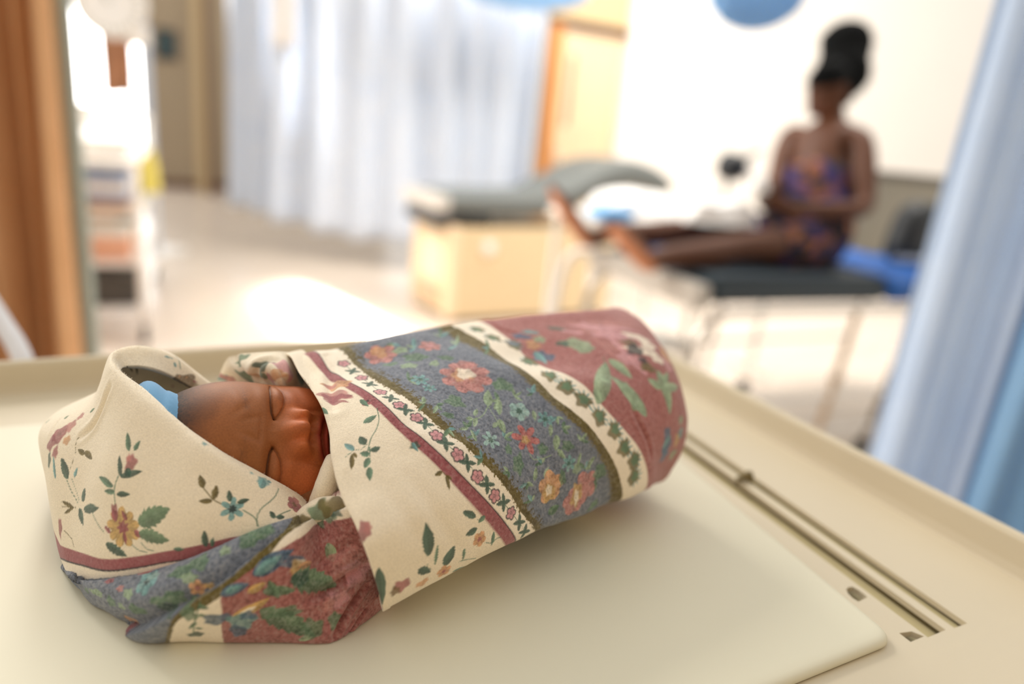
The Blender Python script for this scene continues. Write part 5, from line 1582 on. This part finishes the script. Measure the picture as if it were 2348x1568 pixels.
    def motifs(self, code):
        for ln in MOTIFS.split('\n'):
            if not ln or ln[0] != code: continue
            f = ln.split(); ty = f[0][1]
            P = np.array(list(map(int, f[1].split(',')))).reshape(-1, 3)/1e4
            r = f[2:]
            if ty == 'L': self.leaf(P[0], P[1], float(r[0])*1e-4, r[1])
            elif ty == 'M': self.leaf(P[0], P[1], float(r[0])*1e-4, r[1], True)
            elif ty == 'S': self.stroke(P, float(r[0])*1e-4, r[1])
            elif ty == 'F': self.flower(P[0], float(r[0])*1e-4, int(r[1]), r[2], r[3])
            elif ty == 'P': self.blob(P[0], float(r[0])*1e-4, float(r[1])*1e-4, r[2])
            elif ty == 'C': self.crease(P, float(r[0])*1e-4, float(r[1])*1e-3)
            elif ty == 'V':
                self.stroke(P, .0005, 'gr')
                for k in range(len(P)):
                    t = P[min(k+1, len(P)-1)]-P[max(k-1, 0)]; t /= np.linalg.norm(t)
                    idx = self.near(P[k], P[k], .004); nrm = self.frame(idx, P[k])[0]; s = np.cross(nrm, t)
                    if k % 2 == 1 or k == len(P)-1:
                        for sx, sy in ((1, 1), (1, -1), (-1, 1), (-1, -1)):
                            self.leaf(P[k], P[k]+t*sx*.0040+s*sy*.0038, .0027, 'dg')
                    else:
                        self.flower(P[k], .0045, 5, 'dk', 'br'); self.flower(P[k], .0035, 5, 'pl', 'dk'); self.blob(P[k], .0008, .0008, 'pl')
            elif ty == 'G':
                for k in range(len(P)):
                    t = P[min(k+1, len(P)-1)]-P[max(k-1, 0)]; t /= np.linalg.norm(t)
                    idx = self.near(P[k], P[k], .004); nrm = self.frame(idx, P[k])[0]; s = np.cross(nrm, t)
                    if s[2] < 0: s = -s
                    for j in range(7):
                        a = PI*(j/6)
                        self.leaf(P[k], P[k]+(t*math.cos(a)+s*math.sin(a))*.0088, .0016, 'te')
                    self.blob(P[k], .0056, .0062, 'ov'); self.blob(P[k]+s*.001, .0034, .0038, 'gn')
    def fuzzmix(self, mask, amt, light=1.9):
        """looped, heathered nap of the coloured bands"""
        a = np.clip(mask, 0, 1)*amt
        k = np.clip((self.fz-.5)*3.0, -1, 1)
        lum = self.col.mean(1, keepdims=True)
        self.col = self.col*(1-(a*.55*np.clip(-k, 0, 1))[:, None])
        hl = (a*.50*np.clip(k, 0, 1))[:, None]
        self.col = self.col*(1-hl)+hl*(self.col*.4+.6*np.array([.52, .50, .46]))
        self.rough = np.maximum(self.rough, a)
    def band(self, x, stops, jit):
        """stops: list of (edge, colour) along coordinate x"""
        for e, c, j in stops:
            self.put(np.arange(len(x)), np.clip((x+jit*j-e)/.035+.5, 0, 1), c)
    def finish(self, material, parent, thick=.0022, low=.9575):
        self.disp += (vnoise(self.V, 34, 2)-.5)*.0016+(vnoise(self.V, 90, 4)-.5)*.0005+(self.fz-.5)*.00022*(.35+self.rough)
        self.V = self.V+self.Nv*self.disp[:, None]
        self.V[:, 2] = np.maximum(self.V[:, 2], low)
        o = from_grid(self.name, self.V.reshape(self.G.shape), material, parent, col=self.col.reshape(self.G.shape), flip=self.flip)
        md = o.modifiers.new('cloth', 'SOLIDIFY'); md.thickness = thick; md.offset = -1.0; md.use_even_offset = False
        return o

def cloth_material():
    m = bpy.data.materials.new('printed_flannel'); m.use_nodes = True
    nt = m.node_tree; p = nt.nodes['Principled BSDF']; N = nt.nodes.new
    at = N('ShaderNodeAttribute'); at.attribute_name = 'Col'
    tc = N('ShaderNodeTexCoord')
    n1 = N('ShaderNodeTexNoise'); n1.inputs['Scale'].default_value = 1500; n1.inputs['Detail'].default_value = 2
    nt.links.new(tc.outputs['Object'], n1.inputs['Vector'])
    n2 = N('ShaderNodeTexNoise'); n2.inputs['Scale'].default_value = 420; n2.inputs['Detail'].default_value = 3
    nt.links.new(tc.outputs['Object'], n2.inputs['Vector'])
    mr = N('ShaderNodeMapRange'); mr.inputs['From Min'].default_value = .3; mr.inputs['From Max'].default_value = .7
    mr.inputs['To Min'].default_value = .89; mr.inputs['To Max'].default_value = 1.10
    nt.links.new(n1.outputs['Fac'], mr.inputs['Value'])
    mu = N('ShaderNodeVectorMath'); mu.operation = 'SCALE'
    nt.links.new(at.outputs['Color'], mu.inputs[0]); nt.links.new(mr.outputs['Result'], mu.inputs['Scale'])
    nt.links.new(mu.outputs['Vector'], p.inputs['Base Color'])
    p.inputs['Roughness'].default_value = .95; p.inputs['Specular IOR Level'].default_value = .15
    p.inputs['Sheen Weight'].default_value = .25; p.inputs['Sheen Roughness'].default_value = .6
    ad = N('ShaderNodeMath'); ad.operation = 'ADD'
    nt.links.new(n1.outputs['Fac'], ad.inputs[0]); nt.links.new(n2.outputs['Fac'], ad.inputs[1])
    b = N('ShaderNodeBump'); b.inputs['Strength'].default_value = .35; b.inputs['Distance'].default_value = .0007
    nt.links.new(ad.outputs[0], b.inputs['Height']); nt.links.new(b.outputs['Normal'], p.inputs['Normal'])
    return m
M_cloth = cloth_material()
blanket = tag(empty('swaddling_blanket', (-.02, .43, .957)), 'cream flannel blanket with floral sprigs and blue and mauve bands, wrapped around the baby', 'blanket')

STEP = .00062
# --- the wrap round the body
B = Cloth('body_wrap', BODY, STEP, dense_v=lambda k: 3 <= k <= 17, dense_u=lambda k: k <= 12)
u = B.U; jit = (B.fz-.5)*2
B.band(u, [(2.0, 'mv', .01), (2.93, 'dk', .02), (3.03, 'wh', .01), (4.0, 'ov', .22), (5.02, 'bl', .30), (6.86, 'ov', .10), (8.0, 'wh', .03), (9.0, 'rd', .01)], jit)
blue = smooth(4.6, 5.3, u)*smooth(7.1, 6.7, u)
red = smooth(8.95, 9.05, u); mau = smooth(1.97, 2.03, u)*smooth(2.97, 2.9, u)
oli = smooth(4.0, 4.3, u)*smooth(8.02, 7.9, u)
# heather of the blue field
B.put(np.arange(len(u)), blue*np.clip((vnoise(B.V, 120, 11)-.45)*1.0, 0, .3), lin((84, 90, 108)))
B.put(np.arange(len(u)), oli*(1-blue)*np.clip((B.md-.5)*2, 0, .5), lin((78, 66, 34)))
B.motifs('B')
B.fuzzmix(np.maximum.reduce([blue*1.0, red*.7, mau*.7, oli*.8]), 1.0)
B.disp *= smooth(1.04, 1.30, B.U)            # the hem itself stays flat
bw = B.finish(M_cloth, blanket)
vg = bw.vertex_groups.new(name='hem')                 # the turned hem is a single layer
wq = (smooth(1.3, 2.6, B.U)*10).round().astype(int)
for q in range(1, 11): vg.add(np.where(wq == q)[0].tolist(), q/10, 'REPLACE')
bw.modifiers['cloth'].vertex_group = 'hem'
bw.modifiers['cloth'].thickness_vertex_group = .14

# --- the hood round the head
Hd = Cloth('hood', HOOD, STEP, dense_u=lambda k: k <= 10, centre=HEAD_C)
code_edges = [([-2420, 3284, 9752, -2378, 3247, 9769, -2262, 3170, 9805, -2152, 3104, 9839, -2004, 3039, 9875, -1806, 2999, 9943, -1647, 2977, 10006, -1472, 2981, 10064, -1348, 3005, 10099, -1273, 3028, 10111, -1187, 3064, 10124], 'mv', 0.00012), ([-2454, 3322, 9639, -2376, 3240, 9691, -2264, 3161, 9735, -2171, 3106, 9769, -2006, 3035, 9813, -1808, 2993, 9883, -1648, 2970, 9948, -1480, 2974, 9997, -1349, 2997, 10048, -1280, 3019, 10085, -1184, 3055, 10100], 'dk', 0.00015), ([-2444, 3311, 9636, -2376, 3240, 9679, -2262, 3158, 9726, -2170, 3105, 9758, -2007, 3034, 9801, -1809, 2992, 9873, -1645, 2969, 9940, -1482, 2973, 9988, -1347, 2997, 10038, -1279, 3017, 10074, -1182, 3053, 10092], 'wh', 0.0002), ([-2346, 3209, 9613, -2331, 3196, 9610, -2271, 3158, 9624, -2177, 3105, 9679, -2007, 3033, 9764, -1808, 2989, 9843, -1645, 2967, 9910, -1483, 2971, 9963, -1349, 2994, 10014, -1277, 3014, 10052, -1182, 3048, 10076], 'bl', 0.0005)]
def band_from_lines(cl, lines, cols):
    """colour below each printed line; lines are 3D polylines running round the hood"""
    Z = cl.V
    for (L, c, j) in lines:
        L = np.array(L).reshape(-1, 3)/1e4
        L = crom(L, np.linspace(0, len(L)-1, (len(L)-1)*60+1))
        # nearest line sample, compare heights
        kd = KDTree(len(L))
        for i, p in enumerate(L): kd.insert((p[0], p[1], p[2]), i)
        kd.balance()
        dz = np.empty(len(Z))
        for i, v in enumerate(Z):
            co, k, dist = kd.find(v); dz[i] = (co[2]-v[2])
        cl.put(np.arange(len(Z)), np.clip((dz+j*(cl.fz-.5)*2)/.0005+.5, 0, 1), c)
band_from_lines(Hd, code_edges, None)
Hd.motifs('H')
mk = (Hd.col.mean(1) < .32)*1.0
Hd.fuzzmix(mk*.5, .8)
hood = Hd.finish(M_cloth, blanket, thick=.0030)
# loose fibres standing along the hood edge
kv = int(np.argmin(np.abs(Hd.tv-1.0)))
Vg, Ng = Hd.V.reshape(Hd.G.shape), Hd.Nv.reshape(Hd.G.shape)
iu = np.where(Hd.tu <= 11.0)[0]
fv, ff = [], []
for q in range(2600):
    i = int(rng.choice(iu)); j = kv+int(rng.integers(-5, 7))
    p = Vg[i, j]+rng.normal(0, .0003, 3); n = Ng[i, j]
    inw = Vg[i, max(kv-8, 0)]-Vg[i, kv]; inw /= np.linalg.norm(inw)+1e-9
    d = inw*rng.uniform(-.1, .9)+n*rng.uniform(.1, .8)+rng.normal(0, .45, 3); d /= np.linalg.norm(d)
    L = rng.uniform(.0006, .0018)*(1.5 if rng.random() < .08 else 1); s = np.cross(d, n); s /= np.linalg.norm(s)+1e-9
    mid = p+d*L*.55+rng.normal(0, .00018, 3); w = .000055; k = len(fv)
    fv += [p-s*w, p+s*w, mid-s*w*.8, mid+s*w*.8, p+d*L+rng.normal(0, .0003, 3)]
    ff += [(k, k+1, k+3), (k, k+3, k+2), (k+2, k+3, k+4)]
fz = mesh_from('edge_fibres', np.array(fv), np.array(ff), mat('fibre', (246, 236, 216), rough=.9), blanket)
fz['kind'] = 'stuff'

# --- the corner rolled under at the front
Fo = Cloth('lower_fold', FOLD, STEP, centre=np.array([-.12, .40, .96]))
fe = [([-1602, 2852, 9578, -1553, 2802, 9686, -1511, 2779, 9782, -1454, 2776, 9862, -1358, 2788, 9933, -1253, 2822, 10000, -1150, 2887, 10081, -1099, 2968, 10138, -1059, 3054, 10164, -1047, 3241, 10123, -1033, 3300, 10120], -1, 'ov', 0.0006), ([-1579, 2851, 9579, -1531, 2801, 9690, -1488, 2778, 9786, -1422, 2775, 9849, -1328, 2785, 9903, -1213, 2819, 9986, -1107, 2880, 10069, -1055, 2956, 10127, -1015, 3052, 10147, -1005, 3248, 10117, -991, 3311, 10117], -1, 'wh', 0.0002), ([-1309, 2849, 9603, -1292, 2799, 9767, -1276, 2791, 9859, -1277, 2794, 9926, -1256, 2805, 9961, -1197, 2833, 10012, -1099, 2887, 10076, -1006, 2990, 10122, -979, 3134, 10105, -895, 3210, 10116, -800, 3176, 10171, -724, 3160, 10213], -1, 'rd', 0.0003)]
Fo.col[:] = PAL['bl']
def side_of(cl, L, a, c, soft=.0005, jit=0.0):
    """colour everything on the far side of a 3D polyline laid over the cloth"""
    L = np.array(L).reshape(-1, 3)/1e4
    L = crom(L, np.linspace(0, len(L)-1, (len(L)-1)*8+1))
    T = np.gradient(L, axis=0)
    kd = KDTree(len(L))
    for i, p in enumerate(L): kd.insert(p, i)
    kd.balance()
    s = np.empty(len(cl.V))
    for i, v in enumerate(cl.V):
        co, k, dist = kd.find(v)
        s[i] = np.cross(T[k], cl.V[i]-L[k])@cl.Nv[i]/(np.linalg.norm(T[k])+1e-9)
    cl.put(np.arange(len(s)), np.clip((a*s+jit*(cl.fz-.5)*2)/soft+.5, 0, 1)*(cl.U > 2.2), c)
    return s
for L, a, c, j in fe: sgn = side_of(Fo, L, a, c, jit=j)
Fo.motifs('F')
crs = np.array([-1795, 2901, 9576, -1688, 2827, 9673, -1558, 2783, 9784, -1454, 2776, 9862, -1359, 2788, 9931, -1271, 2818, 9995, -1191, 2864, 10057, -1096, 2934, 10119, -1014, 3078, 10148, -962, 3253, 10106, -831, 3203, 10201]).reshape(-1, 3)/1e4
crs = crom(crs, np.linspace(0, len(crs)-1, (len(crs)-1)*6+1))
idx = np.arange(len(Fo.V)); dcr, tcr = Fo.segs(idx, crs)
Tc = np.gradient(crs, axis=0); kk = np.clip((tcr*(len(crs)-1)).round().astype(int), 0, len(crs)-1)
sd = np.einsum('ij,ij->i', np.cross(Tc[kk], Fo.V-crs[kk]), Fo.Nv)
red_side = (sd*-1 > 0)
Fo.disp += np.where(red_side, .0050*np.exp(-(dcr/.012)**2), -.0030*np.exp(-(dcr/.0055)**2))
Fo.disp += np.where(red_side, 0, .0016*np.exp(-((dcr-.013)/.007)**2))
dark_ = (Fo.col.mean(1) < .40)*1.0
Fo.fuzzmix(dark_, 1.0)
Fo.finish(M_cloth, blanket)

# --- folds behind the face and the small rolls under the chin
R_ = Cloth('upper_fold', RUFF, STEP, centre=np.array([-.10, .42, 1.0]))
for c0, rx, ry, c in [([-1962, 4290, 10424], 105, 52, 'te'), ([-1700, 4128, 10533], 80, 46, 'gn'), ([-1733, 4151, 10646], 63, 35, 'gn'), ([-1538, 3997, 10684], 70, 42, 'dg'), ([-1878, 4251, 10462], 88, 24, 'pk'), ([-1521, 3984, 10623], 42, 24, 'gr'), ([-1390, 4009, 10669], 80, 52, 'pl'), ([-1400, 3930, 10669], 52, 35, 'or'), ([-1348, 4151, 10569], 52, 52, 'te')]:
    R_.blob(np.array(c0)/1e4, rx*1e-4, ry*1e-4, c)
for P, w, amp in [([-1475, 4034, 10705, -1544, 4016, 10690, -1580, 4008, 10636, -1584, 4048, 10567], 30, 3.0), ([-1806, 4215, 10644, -1744, 4129, 10604, -1647, 4080, 10562, -1526, 4032, 10552], 24, 2.4), ([-1454, 4011, 10701, -1377, 3934, 10644, -1353, 4013, 10510], 26, 2.4), ([-1383, 4381, 10612, -1289, 4259, 10508, -1246, 4169, 10419], 26, 2.2)]:
    R_.crease(np.array(P).reshape(-1, 3)/1e4, w*1e-4, amp*1e-3)
R_.finish(M_cloth, blanket)
def roll(name, path, rad, blobs=()):
    P = np.array(path).reshape(-1, 3)/1e4
    G = tube_grid(P, rad, 40, 24)
    c = Cloth.__new__(Cloth)
    c.name = name; c.G = G; c.N = normals(np.concatenate([G, G[:, :1]], 1))[:, :-1]
    c.V = G.reshape(-1, 3).copy(); cen = np.repeat(G.mean(1), G.shape[1], 0)
    c.Nv = c.V-cen; c.Nv /= np.linalg.norm(c.Nv, axis=1, keepdims=True)+1e-9
    c.col = np.tile(PAL['cr'], (len(c.V), 1)); c.fz = vnoise(c.V, 900, 3); c.md = vnoise(c.V, 260, 8)
    for c0, rx, ry, q in blobs: c.blob(np.array(c0)/1e4, rx*1e-4, ry*1e-4, q)
    V = c.V+c.Nv*((vnoise(c.V, 80, 2)-.5)*.002)[:, None]
    return from_grid(name, V.reshape(G.shape), M_cloth, blanket, closed=True, col=c.col.reshape(G.shape))
for nm, path, rad, bl in [('collar_fold', [-1044, 3382, 10046, -983, 3362, 10152, -936, 3359, 10247, -924, 3403, 10324, -938, 3476, 10360], [30, 58, 66, 60, 40], []), ('collar_fold', [-1078, 3237, 10052, -1010, 3229, 10128, -935, 3232, 10171, -836, 3221, 10207, -762, 3275, 10178], [40, 62, 66, 62, 50], [([-919, 3176, 10194], 70, 60, 'gn'), ([-841, 3164, 10223], 80, 70, 'ov'), ([-1015, 3178, 10133], 50, 40, 'ov')])]:
    roll(nm, path, np.array(rad)*1e-4, bl)

# ================================================================ the baby
M_skin = skin_material('baby_skin')

D_, F_ = ico_dirs(8)
P_, feat = sculpt(D_)
colr = skin_colours(P_, D_, feat, (148, 90, 48), (206, 108, 58), (38, 27, 22), (172, 62, 50))  # warm tone: natural flush, raised to paint in highlights on cheeks and nose
Vh = to_head(P_)
# the rest of the body lies inside the wrap
nb, ns = 28, 36
bod = []
for i in range(ns):
    s = -.16+1.06*i/(ns-1)
    w = np.array([.016, .016, .030, .066, .062, .058, .060, .056, .046, .030, .012])
    r = np.interp(i/(ns-1), np.linspace(0, 1, len(w)), w)
    c = np.array([*(TUBE_C0+(TUBE_C1-TUBE_C0)*s), 1.010])
    if s < 0: c = c+(np.array([*HEAD_C])-c)*(-s/.16)*.5
    d = TUBE_C1-TUBE_C0; d = d/np.linalg.norm(d); n2 = np.array([d[1], -d[0], 0])
    a = np.linspace(0, 2*PI, nb, endpoint=False)
    bod.append(c+r*(1.05*np.cos(a)[:, None]*n2+.70*np.sin(a)[:, None]*np.array([0, 0, 1.])))
bod = np.array(bod); k0 = len(Vh)
ii = np.arange(ns*nb).reshape(ns, nb); ii = np.concatenate([ii, ii[:, :1]], 1)
tri = np.concatenate([np.stack([ii[:-1, :-1], ii[1:, :-1], ii[1:, 1:]], -1).reshape(-1, 3), np.stack([ii[:-1, :-1], ii[1:, 1:], ii[:-1, 1:]], -1).reshape(-1, 3)])+k0
baby = mesh_from('baby', np.concatenate([Vh, bod.reshape(-1, 3)]), np.concatenate([F_, tri]), M_skin, None, np.concatenate([colr, np.tile(lin((138, 84, 46)), (ns*nb, 1))]))
tag(baby, 'sleeping newborn person with closed eyes, swaddled with only the face showing', 'person')
# soft blue cap on the crown
M_cap = mat('cap_jersey', (104, 156, 196), rough=.9, bump=.3, bscale=1500, bdist=.0005, sheen=.2)
Dc, Fc_ = ico_dirs(6)
Pc, _ = sculpt(Dc)
keep = Pc[:, 2] > .034
Pc2 = Pc*1.0+Dc*(-.0022+.0046*smooth(.0375, .0400, Pc[:, 2])+.0040*smooth(.040, .056, Pc[:, 2])+.0016*(vnoise(Pc, 90, 2)-.5)*smooth(.0385, .043, Pc[:, 2]))[:, None]
Pc2[:, 0] += .015*smooth(.039, .050, Pc[:, 2])
fk = Fc_[keep[Fc_].all(1)]
used = np.unique(fk); rm_ = -np.ones(len(Pc2), int); rm_[used] = np.arange(len(used))
cap = mesh_from('cap', to_head(Pc2[used]), rm_[fk], M_cap, baby)
cap.modifiers.new('cloth', 'SOLIDIFY').thickness = .0016
tag(cap, 'light blue cap')
